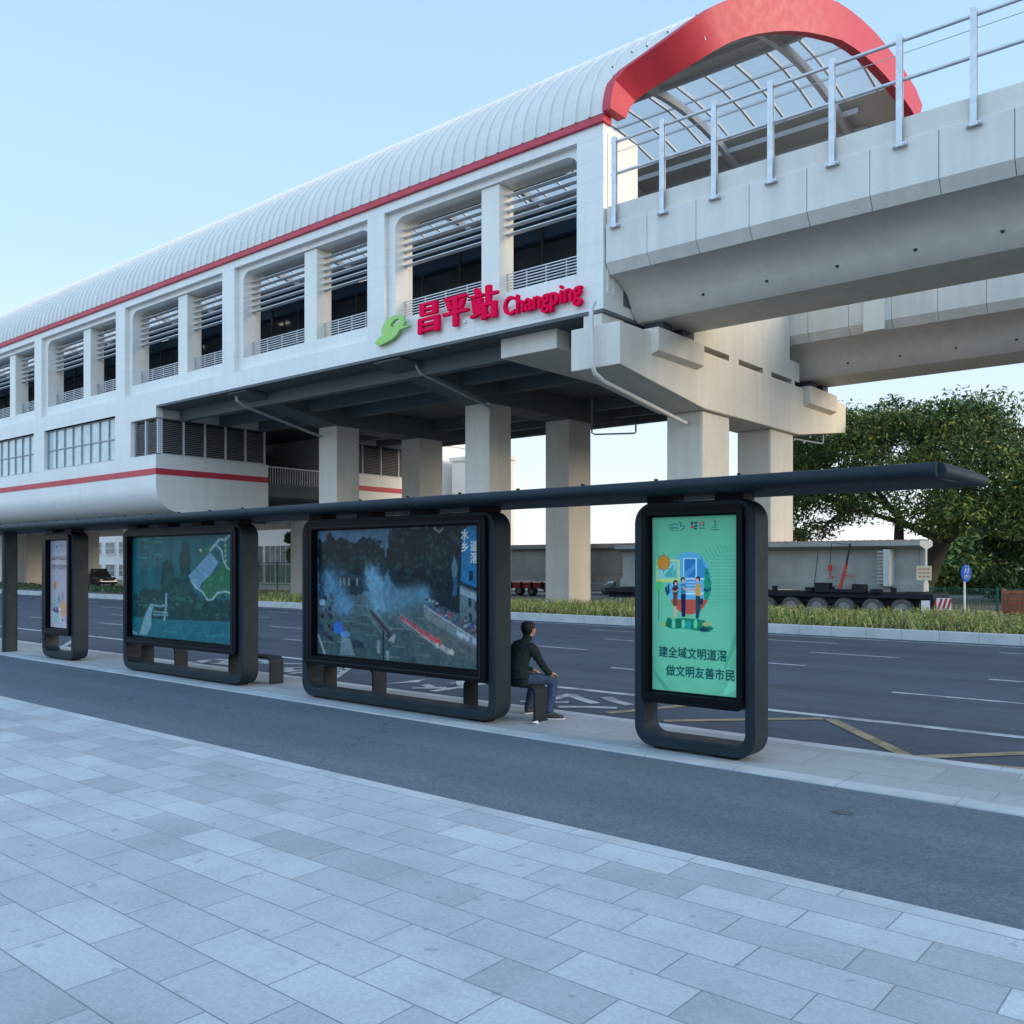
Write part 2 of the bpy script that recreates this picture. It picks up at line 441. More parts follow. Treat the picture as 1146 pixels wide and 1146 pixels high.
mk = MB()
zr = -0.146
def strip(mb, x0, x1, y, wd, z=zr):
    mb.add([(x0, y - wd / 2, z), (x1, y - wd / 2, z), (x1, y + wd / 2, z), (x0, y + wd / 2, z)], [(0, 1, 2, 3)])
def seg(mb, a, b, wd, z=zr):
    d = Vector((b[0] - a[0], b[1] - a[1])).normalized(); n = Vector((-d.y, d.x)) * wd / 2
    mb.add([(a[0] + n.x, a[1] + n.y, z), (a[0] - n.x, a[1] - n.y, z), (b[0] - n.x, b[1] - n.y, z), (b[0] + n.x, b[1] + n.y, z)], [(0, 1, 2, 3)])
strip(mk, X0, X1, 12.68, 0.19)
strip(mk, X0, X1, 26.2, 0.13)
for Y, ph in ((15.75, -5.25), (18.65, -4.4), (21.6, -2.6), (24.4, -5.0)):
    x = ph - 6 * 27
    while x < X1:
        strip(mk, x, x + 2.1, Y, 0.13); x += 5.6 if Y < 20 else 6.0
kind(mk.build("lane_markings", M['white_paint'], recalc=False), 'structure')
ym = MB()
zy = zr + 0.004
pts = []
x = -1.35; up = True
seg(ym, (-3.05, 10.55), (-1.4, 12.45), 0.17, zy)
seg(ym, (-4.67, 12.45), (-3.05, 10.55), 0.17, zy)
seg(ym, (-6.35, 10.85), (-4.75, 12.43), 0.17, zy)
seg(ym, (-7.3, 10.9), (-6.7, 12.45), 0.17, zy)
seg(ym, (-3.05, 10.5), (2.5, 11.6), 0.15, zy)
kind(ym.build("bus_bay_markings", M['yellow_paint'], recalc=False), 'structure')
# white box lines and worn lane lettering in the bus lane further left
wm = MB()
for a, b in (((-13.0, 10.4), (-14.8, 12.5)), ((-20.0, 10.4), (-23.5, 12.4)), ((-18.4, 10.5), (-15.2, 12.5)), ((-23.6, 10.4), (-27.0, 12.4))):
    seg(wm, a, b, 0.14, zy)
def glyph(ch, cx, cy, wx, wy):
    vs, fs = text_mesh(ch, 1.0, 0.02)
    # painted to be read by drivers heading along +X: the letter's up is +X
    wm.add([(cx + (v[1] - 0.38) * wx, cy - (v[0] - 0.5) * wy, zy) for v in vs], fs)
glyph("公", -8.2, 11.55, 1.7, 1.5)
glyph("交", -11.3, 11.55, 1.7, 1.5)
glyph("专", -14.9, 11.45, 1.7, 1.4)
glyph("用", -17.4, 11.45, 1.7, 1.4)
kind(wm.build("bus_lane_lettering", M['white_paint'], recalc=False), 'structure')
kind(MB().add([(-2.65 + 0.09 * math.cos(a * 0.5236), 7.35 + 0.07 * math.sin(a * 0.5236), -0.008) for a in range(12)], [tuple(range(12))]).build(
    "path_drain_cover", mat("old iron cover", (0.07, 0.08, 0.09), 0.7, 0.2, 8)), 'structure')

# ------------------------------------------------------------------ the elevated station
ST = thing("elevated_station", "long white elevated railway station with arched ribbed roof and red trim across the road", "station", (-60, 37.5, 0))
YF, YB = 26.9, 48.1          # street and far facade planes
XE = -18.2                   # end of the upper floor
XW = -125.0
ZB, ZT = 11.1, 17.7
ZS, ZO = 12.62, 17.05        # sill and head of the openings
PER = 11.45
bays = []
k = 0
while -19.46 - PER * k > XW + 12:
    r = -19.46 - PER * k
    bays.append((r - 9.82, r)); k += 1
def facade(y0, y1, rounded):
    mb = MB()
    if rounded:                      # frame of pilasters and bands standing proud of the bay panels
        yp = y0 - 0.248
        mb.box(XW, XE, yp, y0, ZB, 11.95); mb.box(XW, XE, yp, y0, 17.32, ZT)
        pv = XE
        for (a, b) in bays:
            mb.box(b + 0.1, pv, yp, y0, 11.95, 17.32); pv = a - 0.42
        mb.box(XW, pv, yp, y0, 11.95, 17.32)
    mb.box(XW, XE, y0, y1, ZB, ZS)
    mb.box(XW, XE, y0, y1, ZO, ZT)
    prev = XE
    for (a, b) in bays:
        mb.box(b, prev, y0, y1, ZS, ZO); prev = a
        if rounded:
            rr = 0.55
            for (cx, sx) in ((a, 1), (b, -1)):
                c = (cx, ZO)
                pts = [c] + [(cx + sx * (rr - rr * math.sin(R(t))), ZO - rr + rr * math.cos(R(t))) for t in range(0, 91, 15)][::1]
                # fillet: corner, then arc from top edge to side edge
                mb.prism(pts, 'y', y0, y1)
    mb.box(XW, prev, y0, y1, ZS, ZO)
    return mb
facade(YF + 0.25, YF + 1.3, True).build("facade_wall", M['clad'], ST)
facade(YB - 0.5, YB, False).build("far_facade_wall", M['clad'], ST)
# projecting pilaster strips: each bay's reveal steps back behind them
for i, (a, b) in enumerate(bays):
    f = MB()
    m0 = a + 4.95
    f.box(m0, m0 + 0.95, YF + 0.35, YF + 1.25, ZS + 0.002, ZO - 0.002)
    f.build("mullion_pier", M['render_white'], ST, bevel=0.03)
    for (p, q) in ((a + 0.02, m0 - 0.01), (m0 + 0.96, b - 0.02)):
        s = MB()
        for j in range(6):
            z = 15.12 + j * 0.31
            s.prism([(YF + 0.74, z), (YF + 0.76, z + 0.045), (YF + 1.02, z + 0.045), (YF + 1.02, z)], 'x', p, q)
        s.build("sunshade", M['fin'], ST)
        g = MB()
        for j in range(8):
            z = ZS + 0.09 + j * 0.115
            g.box(p, q, YF + 0.78, YF + 0.83, z, z + 0.035)
        n = 4
        for j in range(n + 1):
            x = p + (q - p) * j / n
            g.box(x - 0.02, x + 0.02, YF + 0.84, YF + 0.88, ZS, ZS + 0.95)
        g.build("guard_rail", M['steel'], ST)
# floor, soffit, beams
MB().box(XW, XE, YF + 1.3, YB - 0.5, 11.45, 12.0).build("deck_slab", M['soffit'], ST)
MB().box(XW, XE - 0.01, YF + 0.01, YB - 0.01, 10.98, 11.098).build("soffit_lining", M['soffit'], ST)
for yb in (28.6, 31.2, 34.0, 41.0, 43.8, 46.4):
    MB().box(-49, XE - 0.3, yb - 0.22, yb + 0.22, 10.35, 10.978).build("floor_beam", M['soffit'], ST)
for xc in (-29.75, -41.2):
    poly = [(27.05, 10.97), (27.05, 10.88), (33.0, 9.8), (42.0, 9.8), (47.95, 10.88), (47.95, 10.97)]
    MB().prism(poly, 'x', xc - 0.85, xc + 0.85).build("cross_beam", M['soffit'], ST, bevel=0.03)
MB().box(-23.6, -20.8, 27.6, 47.4, 10.2, 10.976).build("cross_beam", M['concrete'], ST, bevel=0.03)
# columns
xc = -28.95
cols = []
while xc > XW:
    for yc in (33.0, 39.5):
        zt = 9.82 if xc > -48 else 5.0
        MB().box(xc - 1.6, xc, yc, yc + 1.67 + (0.4 if yc > 35 else 0), -0.2, zt).build("column", M['concrete_pier'], ST, bevel=0.05)
    xc -= PER
# end wall of the upper floor: corner pilaster, low cross wall between the tracks
for (ya, yb, za, zb) in ((YF + 1.302, YF + 2.3, 11.102, ZT - 0.01), (YF + 2.302, 33.6, 11.102, 12.0), (YB - 2.4, YB - 0.502, 11.102, ZT - 0.01)):
    MB().box(XE - 0.5, XE - 0.003, ya, yb, za, zb).build("end_wall", M['render_white'], ST)
t_ = MB()
for dy in (0.25, 0.62):
    t_.box(XE - 0.02, XE + 0.035, YF + dy, YF + dy + 0.12, 11.7, ZT - 0.3)
t_.build("corner_trim", M['render_white'], ST)
# interior: platform screens, header band and back walls seen through the openings
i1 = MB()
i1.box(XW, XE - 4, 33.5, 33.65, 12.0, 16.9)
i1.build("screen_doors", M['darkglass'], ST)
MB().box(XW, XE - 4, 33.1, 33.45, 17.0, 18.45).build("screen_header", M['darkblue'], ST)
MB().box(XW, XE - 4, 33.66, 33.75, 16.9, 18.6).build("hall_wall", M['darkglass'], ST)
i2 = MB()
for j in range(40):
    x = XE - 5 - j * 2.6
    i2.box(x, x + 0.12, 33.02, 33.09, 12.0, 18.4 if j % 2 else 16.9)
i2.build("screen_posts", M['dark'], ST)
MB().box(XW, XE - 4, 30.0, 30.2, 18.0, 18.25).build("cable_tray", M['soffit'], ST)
for x in (-37.6, -48.2, -58):
    MB().box(x, x + 0.9, 32.1, 32.25, 17.15, 17.2).build("ceiling_light", M['light'], ST)
# roof shell: half ellipse with raised seams, gap near the ridge for the skylight
YC, RA, RB, ZR0 = 37.5, 10.62, 5.6, 17.98
def rpt(th, d=0.0):
    return (YC - (RA + d) * math.cos(R(th)), ZR0 + (RB + d) * math.sin(R(th)))
def gable_x(Y):
    tab = [(26.0, -18.1), (26.9, -17.6), (27.3, -15.9), (28.0, -15.0), (29.5, -14.4), (32.0, -13.5), (35.0, -12.7), (38.0, -12.4), (43.4, -12.0), (46.0, -13.2), (47.6, -15.0), (48.6, -18.0)]
    for (a, b), (c, d) in zip(tab, tab[1:]):
        if Y <= c:
            return b + (d - b) * max(0, (Y - a)) / (c - a)
    return tab[-1][1]
def roof_strip(ths, d0, d1, mb, mi=0, xw=XW, xe=None):
    for a, b in zip(ths, ths[1:]):
        q = []
        for th in (a, b):
            for d in (d0, d1):
                y, z = rpt(th, d); q.append((y, z))
        xa = min(gable_x(q[0][0]), gable_x(q[0][0] + .3), gable_x(q[0][0] - .3)) - 0.3 if xe is None else xe
        xb = min(gable_x(q[2][0]), gable_x(q[2][0] + .3), gable_x(q[2][0] - .3)) - 0.3 if xe is None else xe
        vs = [(xw, *q[0]), (xw, *q[1]), (xw, *q[2]), (xw, *q[3]), (xa, *q[0]), (xa, *q[1]), (xb, *q[2]), (xb, *q[3])]
        mb.add(vs, [(1, 5, 7, 3), (0, 2, 6, 4), (0, 4, 5, 1), (2, 3, 7, 6), (0, 1, 3, 2), (4, 6, 7, 5)], mi)
TH1 = [0 + i * 83 / 18 for i in range(19)]
TH2 = [113 + i * (180 - 113) / 16 for i in range(17)]
rs_ = MB(); rf = MB()
roof_strip(TH1, 0.0, 0.12, rf); roof_strip(TH2, 0.0, 0.12, rf)
x = XW + 0.3
while x < -12.5:
    for ths in (TH1,):
        pts = []
        for th in ths:
            y, z = rpt(th, 0.12)
            if x < min(gable_x(y), gable_x(y - .3), gable_x(y + .3)) - 0.7:
                pts.append((th, y, z))
        for (tA, yA, zA), (tB, yB, zB) in zip(pts, pts[1:]):
            yA2, zA2 = rpt(tA, 0.20); yB2, zB2 = rpt(tB, 0.20)
            wv = 0.035
            rs_.add([(x - wv, yA, zA), (x + wv, yA, zA), (x + wv, yB, zB), (x - wv, yB, zB), (x - wv * 0.6, yA2, zA2), (x + wv * 0.6, yA2, zA2), (x + wv * 0.6, yB2, zB2), (x - wv * 0.6, yB2, zB2)],
                   [(4, 5, 6, 7), (0, 4, 7, 3), (1, 2, 6, 5)])
    x += 0.62
roof = rf.build("roof", M['roof'], ST, smooth=30, recalc=False)
rs_.build("standing_seam", M['white'], roof, recalc=False)
pl = MB()
for th in list(range(8, 84, 7)) + list(range(116, 176, 8)):
    y, z = rpt(th, -0.34)
    pl.box(XW, min(gable_x(y - .8), gable_x(y), gable_x(y + .8), -13.6 if 28 < y < 46.5 else -18) - 0.8, y - 0.07, y + 0.07, z - 0.1, z + 0.14)
pl.build("purlin", M['fin'], roof)
for xa in [-15.2 - 5.72 * j for j in range(18)]:
    ar = MB()
    prof = [th for th in range(4, 177, 6)]
    for a, b in zip(prof, prof[1:]):
        p0, p1 = rpt(a, -0.45), rpt(b, -0.45)
        if xa < gable_x(p0[0]) - 0.4 and xa < gable_x(p1[0]) - 0.4:
            ar.bar((xa, *p0), (xa, *p1), 0.22, 0.36)
    ar.build("roof_arch", M['fin'], roof)
sk = MB()
roof_strip([83, 90, 97, 104, 113], 0.04, 0.07, sk)
skl = sk.build("skylight", M['skyglass'], roof, recalc=False)
gs = MB()
x = XW
while x < -13:
    y0, z0 = rpt(83, 0.09); y1, z1 = rpt(113, 0.09)
    pp = [rpt(t, 0.09) for t in (83, 93, 103, 113)]
    for (ya, za), (yb, zb) in zip(pp, pp[1:]):
        gs.bar((x, ya, za), (x, yb, zb), 0.09, 0.12)
    x += 1.43
for th in (93, 103):
    y, z = rpt(th, 0.09)
    gs.bar((XW, y, z), (-13, y, z), 0.08, 0.1)
gs.build("skylight_bars", M['fin'], skl)
MB().box(XW, XE + 0.1, YF - 0.12, YF + 0.4, ZT + 0.002, ZT + 0.40).build("eave_trim", M['red_trim'], ST, bevel=0.03)
MB().box(XW, XE, YB - 0.4, YB + 0.12, ZT + 0.002, ZT + 0.40).build("eave_trim", M['red_trim'], ST, bevel=0.03)
# red gable band following the leaning edge of the roof
gb = MB()
ths = [0, 2, 4, 7, 10, 14, 18] + list(range(22, 160, 6)) + [162, 166, 170, 173, 176, 178, 180]
rows = []
for th in ths:
    yo, zo = rpt(th, 0.22); yi, zi = rpt(th, -1.15 if 12 < th < 168 else -0.75 - 0.4 * min(th, 180 - th) / 12)
    xg = gable_x(yo)
    rows.append([(xg, yo, zo), (xg + 0.02, yi, zi), (xg - 0.35, yi, zi), (xg - 0.35, yo, zo)])
vs = [p for r_ in rows for p in r_]
fs = []
for i in range(len(rows) - 1):
    for a in range(4):
        b = (a + 1) % 4
        fs.append((i * 4 + a, i * 4 + b, i * 4 + 4 + b, i * 4 + 4 + a))
fs += [(0, 1, 2, 3), tuple((len(rows) - 1) * 4 + q for q in (3, 2, 1, 0))]
gb.add(vs, fs)
gb.build("gable_trim", M['red_trim'], ST, smooth=35)
# lower concourse volumes (street side and far side), joined behind by a recessed bridge
XA = -49.0
def lower(y0, y1, street):
    mb = MB()
    prof = [(y0, 6.5)] + [(y0 + 1.5 - 1.5 * math.cos(R(t)), 6.5 - 1.5 * math.sin(R(t))) for t in range(10, 91, 10)] if street else [(y0, 5.0)]
    if street:
        full = [(y0, 8.3)] + prof + [(y1, 5.0), (y1, 8.3)]
    else:
        full = [(y0, 8.3), (y0, 5.0), (y1, 5.0), (y1, 8.3)]
    # the +X end is rounded under too: build rings that pull in towards the bottom
    mb.prism(full, 'x', XW, XA)
    # upper part behind the ribbon of windows and louvres
    mb.box(XW, XA - 0.35, y0 + 0.45, y1 - 0.01, 8.302, 11.0)
    if street:
        prevx = XA
        edges = [(-51.85, XA + 0.0)] + [(a_ - 0.0, b_) for a_, b_ in bays[3:]]
        # wall strips above and below the windows, piers between them
        mb.box(XW, -51.9, y0, y0 + 0.44, 10.98, 11.098)
        pr = -51.9
        for a_, b_ in bays[3:]:
            mb.box(b_, pr, y0, y0 + 0.44, 8.302, 10.978); pr = a_
        mb.box(XW, pr, y0, y0 + 0.44, 8.302, 10.978)
        mb.box(-51.898, XA, y0, y0 + 0.44, 10.42, 11.098)
    return mb.build("lower_wall", M['clad'], ST, smooth=30)
lower(YF, 34.5, True)
lower(40.5, YB, False)
rb = MB()
rb.box(XW, XA + 0.03, YF - 0.03, YF - 0.001, 7.15, 7.5)
rb.box(XA + 0.001, XA + 0.03, YF - 0.001, 34.48, 7.15, 7.5)
rb.build("red_band", M['red_trim'], ST)
MB().box(XA + 0.001, XA + 0.03, 40.52, YB, 7.15, 7.5).build("red_band", M['red_trim'], ST)
# louvres round the corner
def louvre(p, q, along, z0, z1, fixed):
    l = MB()
    n = int((z1 - z0) / 0.11)
    for j in range(n):
        z = z0 + j * 0.11
        if along == 'y':
            l.prism([(fixed - 0.02, z), (fixed + 0.1, z - 0.03), (fixed + 0.1, z - 0.01), (fixed - 0.02, z + 0.02)], 'y', p, q)
        else:
            l.prism([(fixed + 0.02, z), (fixed - 0.1, z - 0.03), (fixed - 0.1, z - 0.01), (fixed + 0.02, z + 0.02)], 'x', p, q)
    o = l.build("louvre", M['louvre'], ST)
    fr = MB()
    npan = max(1, round((q - p) / 1.55))
    for j in range(npan + 1):
        c = p + (q - p) * j / npan
        if along == 'y': fr.box(fixed - 0.02, fixed + 0.14, c - 0.04, c + 0.04, z0 - 0.05, z1)
        else: fr.box(c - 0.04, c + 0.04, fixed - 0.14, fixed + 0.02, z0 - 0.05, z1)
    if along == 'y': fr.box(fixed - 0.02, fixed + 0.16, p, q, z0 - 0.1, z0 - 0.05)
    fr.build("louvre_frame", M['fin'], o)
MB().box(XA - 0.345, XA - 0.325, YF + 0.4, 34.4, 8.35, 10.45).build("louvre_backing", M['dark'], ST)
MB().box(-51.85, XA - 0.36, YF + 0.42, YF + 0.445, 8.35, 10.41).build("louvre_backing", M['dark'], ST)
MB().box(XA - 0.345, XA - 0.325, 40.6, 47.7, 8.35, 10.45).build("louvre_backing", M['dark'], ST)
louvre(YF + 0.4, 34.3, 'y', 8.42, 10.38, XA - 0.2)
louvre(-51.85, XA - 0.15, 'x', 8.42, 10.38, YF + 0.3)
louvre(40.7, 47.6, 'y', 8.42, 10.38, XA - 0.2)
for a_, b_ in bays[3:]:
    g = MB()
    g.box(a_ + 0.02, b_ - 0.02, YF + 0.30, YF + 0.36, 8.36, 10.97)
    wdw = g.build("window", M['win_glass'], ST)
    fr = MB()
    for j in range(9):
        x = a_ + 0.05 + (b_ - a_ - 0.1) * j / 8
        fr.box(x - 0.035, x + 0.035, YF + 0.22, YF + 0.295, 8.34, 10.97)
    for z in (8.34, 9.6, 10.9):
        fr.box(a_ + 0.03, b_ - 0.03, YF + 0.24, YF + 0.29, z, z + 0.07)
    fr.build("window_frame", M['win_frame'], wdw)
# dark recess between the two volumes with its landing and railing
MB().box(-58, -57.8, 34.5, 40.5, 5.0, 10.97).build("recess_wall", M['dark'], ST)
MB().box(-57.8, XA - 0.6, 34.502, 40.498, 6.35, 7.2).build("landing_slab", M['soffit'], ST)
rl = MB()
for j in range(31):
    y = 34.55 + j * 0.196
    rl.box(XA - 0.75, XA - 0.7, y, y + 0.04, 7.2, 8.25)
rl.box(XA - 0.77, XA - 0.68, 34.5, 40.5, 8.25, 8.33)
rl.build("landing_railing", M['steel'], ST)
stf = MB()
for j in range(12):
    stf.box(-50.8 - j * 0.45, -51.25 - j * 0.45, 36, 39, 7.2 + j * 0.2, 7.5 + j * 0.25)
stf.build("stair", M['dark'], ST)

# ------------------------------------------------------------------ station sign
SG = thing("station_sign", "green leaf emblem and red raised lettering on the station's white fascia", "sign", (-24, YF, 11.5))
em = MB()
def emb(u, v):                       # emblem outline on the wall: 0..1 across, 0..1 up
    return (-30.05 + u * 2.15, 11.55 + v * 1.12)
out_ = [(0.0, 0.10), (0.02, 0.02), (0.12, -0.03), (0.30, 0.02), (0.50, 0.10), (0.64, 0.24), (0.72, 0.40), (1.02, 0.44), (0.80, 0.50), (0.86, 0.66), (0.82, 0.86), (0.72, 0.97), (0.56, 1.0),
        (0.40, 0.94), (0.27, 0.80), (0.20, 0.62), (0.18, 0.46), (0.24, 0.35), (0.16, 0.29), (0.05, 0.22)]
hole = [(0.53, 0.56), (0.66, 0.62), (0.72, 0.74), (0.68, 0.84), (0.58, 0.82), (0.48, 0.72), (0.45, 0.62)]
bmq = bmesh.new()
vo = [bmq.verts.new((*emb(*p), 0)) for p in out_]; vh = [bmq.verts.new((*emb(*p), 0)) for p in hole]
eds = [bmq.edges.new((vo[i], vo[(i + 1) % len(vo)])) for i in range(len(vo))] + [bmq.edges.new((vh[i], vh[(i + 1) % len(vh)])) for i in range(len(vh))]
bmesh.ops.triangle_fill(bmq, use_beauty=True, use_dissolve=False, edges=eds)
bmq.verts.index_update()
tv = [(v.co.x, v.co.y) for v in bmq.verts]; tf = [tuple(v.index for v in f.verts) for f in bmq.faces]
bmq.free()
em.add([(a, YF - 0.22, b) for a, b in tv] , [f for f in tf])
no = len(out_)
for lp, st in ((out_, 0), (hole, no)):
    n = len(lp)
    em.add([(*emb(*p)[:1], YF - 0.22, emb(*p)[1]) for p in lp] + [(emb(*p)[0], YF - 0.06, emb(*p)[1]) for p in lp],
           [(i, (i + 1) % n, n + (i + 1) % n, n + i) for i in range(n)])
em.build("emblem", M['sign_green'], SG)
SONG = ((0, 0), (0.030, 0), (-0.030, 0), (0.055, 0.004), (-0.055, -0.004), (0.0, 0.006), (0.0, -0.006))
LATIN = ((0, 0), (0.022, 0), (-0.022, 0), (0, 0.016), (0, -0.016))
def sign_char(body, x, z, sx, sz, bold, name):
    vs, fs = text_mesh(body, 1.0, 0.0, 0.08, 6)
    mb = MB()
    for i, (ox, oz) in enumerate(bold):
        mb.add([(x + (v[0] + ox) * sx, YF - 0.17 - v[2] - 0.0015 * i, z + (v[1] + oz) * sz) for v in vs], fs)
    mb.build(name, M['sign_red'], SG)
sign_char("昌", -27.46, 11.72, 1.40, 1.40, SONG, "character")
sign_char("平", -25.93, 11.72, 1.40, 1.40, SONG, "character")
sign_char("站", -24.40, 11.72, 1.40, 1.40, SONG, "character")
sign_char("Changping", -22.70, 11.56, 0.88, 0.99, LATIN, "lettering")
br = MB()
for xx, zz in ((-26.6, 12.55), (-25.2, 12.5), (-23.5, 12.45), (-26.3, 11.75), (-24.9, 11.7), (-21.2, 11.75)):
    br.box(xx, xx + 0.1, YF - 0.085, YF - 0.002, zz, zz + 0.1)
br.build("bracket", M['sign_back'], SG)

# ------------------------------------------------------------------ pier and viaducts
PR = thing("bridge_pier", "hammerhead concrete pier on two square columns carrying both viaduct girders", "bridge pier", (-18.35, 37.5, 0))
PX0, PX1 = -19.4, -17.3
capp = [(26.6, 10.45), (26.6, 8.95), (32.7, 8.2), (42.3, 8.2), (48.5, 8.98), (48.5, 10.5)]
MB().prism(capp, 'x', PX0, PX1).build("pier_cap", M['concrete_pier'], PR, bevel=0.03)
MB().box(-19.2, -17.5, 33.0, 35.4, -0.2, 8.202).build("column", M['concrete_pier'], PR, bevel=0.12)
MB().box(-19.2, -17.5, 39.5, 42.1, -0.2, 8.202).build("column", M['concrete_pier'], PR, bevel=0.12)
for yc in (30.4, 44.6):
    y0, y1 = yc - 1.75, yc + 1.75
    c = MB()
    c.prism([(PX1 - 0.02, 9.62), (PX1 + 0.32, 9.75), (PX1 + 0.32, 10.6), (PX1 - 0.9, 10.6), (PX1 - 0.9, 10.3), (PX1 - 0.02, 10.3)], 'y', y0, y1)
    c.build("bearing_corbel", M['concrete_pier'], PR, bevel=0.02)
    for dy in (-0.75, 0.75):
        MB().box(PX1 - 0.7, PX1 + 0.1, yc + dy - 0.35, yc + dy + 0.35, 10.602, 10.97).build("bearing", M['dark'], PR, bevel=0.02)
for a, b in ((31.9, 32.5), (34.9, 35.8), (38.2, 39.1), (41.45, 41.7)):
    MB().box(PX1 - 0.8, PX1 - 0.004, a, b, 10.44, 10.70).build("pedestal", M['concrete_pier'], PR)
MB().box(XE - 0.3, PX1 - 0.006, 31.9, 41.16, 10.702, 17.0).build("end_wall", M['concrete_pier'], ST)
MB().box(XE - 0.3, PX1 - 0.006, 41.162, 42.3, 10.702, 11.6).build("end_wall", M['concrete_pier'], ST)
MB().box(-19.1, -18.3, 26.95, 28.4, 10.452, 10.975).build("pedestal", M['concrete_pier'], PR, bevel=0.02)

GX1 = 45.0
def viaduct(yc, label, box_panel=False):
    V = thing("viaduct", label, "viaduct", (-18, yc, 0), "viaduct decks leaving the station")
    g = MB()
    half = [(3.15, 12.55), (3.1, 12.36), (2.75, 12.28), (2.35, 12.12), (2.02, 11.86), (1.78, 11.5), (1.55, 11.2), (1.3, 11.0), (1.1, 10.972)]
    prof = [(yc - a, b) for a, b in half] + [(yc + a, b) for a, b in half[::-1]]
    g.prism(prof, 'x', -18.15, GX1)
    g.build("girder", M['concrete'], V, smooth=25)
    for s in (-1, 1):
        p = MB()
        x = -18.15; j = 0
        while x < GX1:
            x2 = min(x + (1.7 if j == 0 else 1.88), GX1)
            pr = [(yc + s * 3.16, 12.34), (yc + s * 3.42, 12.72), (yc + s * 3.42, 14.08), (yc + s * 3.18, 14.08)]
            p.prism(pr, 'x', x + 0.009, x2 - 0.009)
            x = x2; j += 1
        p.build("parapet_panel", M['clad_v'], V, bevel=0.012)
        MB().box(-18.12, GX1, yc + s * 3.28 - 0.09, yc + s * 3.28 + 0.09, 14.085, 14.72).build("upstand", M['concrete'], V)
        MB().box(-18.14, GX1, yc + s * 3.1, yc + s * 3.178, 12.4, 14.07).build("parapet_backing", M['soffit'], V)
    MB().box(-18.14, GX1, yc - 3.09, yc + 3.09, 12.56, 12.9).build("track_bed", M['ground'], V)
    vh_ = MB()
    x = -15.2
    while x < GX1:
        yy, zz = yc - 2.18, 11.98
        vh_.tube([(x, yc - 1.70, 11.42), (x, yc - 1.75, 11.46)], 0.055, 10); x += 2.35
    vh_.build("weep_hole", M['dark'], V)
    if box_panel:
        MB().box(-13.85, -12.95, yc - 3.62, yc - 3.43, 12.3, 14.1).build("cover_panel", M['render_white'], V, bevel=0.02)
    return V
M['clad_v'] = mat("parapet concrete", (0.70, 0.67, 0.615), 0.65, 0.07, 0.5, 0.06, 20, streak=0.12)
viaduct(30.4, "near viaduct deck with fenced parapet passing overhead from the station")
viaduct(44.6, "far viaduct deck seen beneath the fenced one, with a pale box on its parapet", True)

VF = thing("parapet_fence", "galvanised post and rail fence bolted along the near viaduct parapet", "fence", (-16, 26.9, 14))
for j in range(22):
    x = -17.72 + 1.93 * j
    if x > GX1: break
    p = MB()
    y = 26.9
    p.box(x - 0.085, x + 0.085, y - 0.07, y - 0.05, 13.95, 17.05)
    p.box(x - 0.085, x + 0.085, y + 0.05, y + 0.07, 13.95, 17.05)
    p.box(x - 0.012, x + 0.012, y - 0.05, y + 0.05, 13.95, 17.05)
    p.box(x - 0.2, x + 0.2, y - 0.075, y + 0.075, 13.86, 13.95)
    for dx in (-0.14, 0.14):
        p.tube([(x + dx, y - 0.08, 13.9), (x + dx, y - 0.12, 13.9)], 0.025, 8)
    p.build("fence_post", M['steel'], VF)
for z in (15.78, 16.9):
    MB().tube([(-17.9, 26.98, z), (GX1, 26.98, z)], 0.055, 10).build("fence_rail", M['steel'], VF, smooth=40)
for z in (16.55,):
    MB().tube([(-17.9, 27.02, z), (GX1, 27.02, z)], 0.012, 5).build("fence_wire", M['steel'], VF)

def pipe(name, pts, r, label, mats):
    o = MB().tube(pts, r, 10).build(name, mats, smooth=50)
    tag(o, label, "pipe")
pipe("drain_pipe", [(-18.3, 26.5, 11.25), (-18.3, 26.3, 11.0), (-18.3, 26.3, 10.7), (-18.25, 26.3, 9.0), (-18.22, 26.38, 8.72), (-18.2, 26.9, 8.5), (-18.2, 32.6, 7.75), (-18.2, 32.9, 7.72)], 0.085,
     "white drain pipe dropping from the station corner to the hammerhead pier", M['pipe'])
pipe("drain_pipe", [(-41.7, 27.4, 10.98), (-41.7, 27.4, 10.6), (-41.7, 27.9, 10.35), (-41.7, 32.6, 9.35), (-41.7, 32.9, 9.3)], 0.085,
     "grey drain pipe slanting under the station soffit towards the leftmost tall column", M['win_frame'])
pipe("drain_pipe", [(-29.0, 28.0, 10.9), (-28.75, 28.2, 10.4), (-28.75, 32.5, 9.6), (-28.75, 32.85, 9.5), (-28.75, 32.9, 9.1)], 0.07,
     "thin pipe slanting under the station soffit by the middle column below the red lettering", M['win_frame'])
pipe("drain_pipe", [(-17.5, 42.0, 7.9), (-17.5, 42.2, 8.0), (-17.5, 45.6, 8.12), (-17.5, 45.8, 8.2), (-17.5, 45.8, 8.7)], 0.04,
     "hooked pipe under the far arm of the hammerhead pier", M['win_frame'])
pipe("drain_pipe", [(-28.0, 40.3, 10.9), (-28.0, 40.3, 9.05), (-27.8, 40.3, 8.95), (-25.4, 40.4, 8.8), (-25.3, 40.4, 8.85), (-25.3, 40.4, 9.3)], 0.045,
     "hooked grey pipe hanging under the station near the second column from the pier", M['win_frame'])

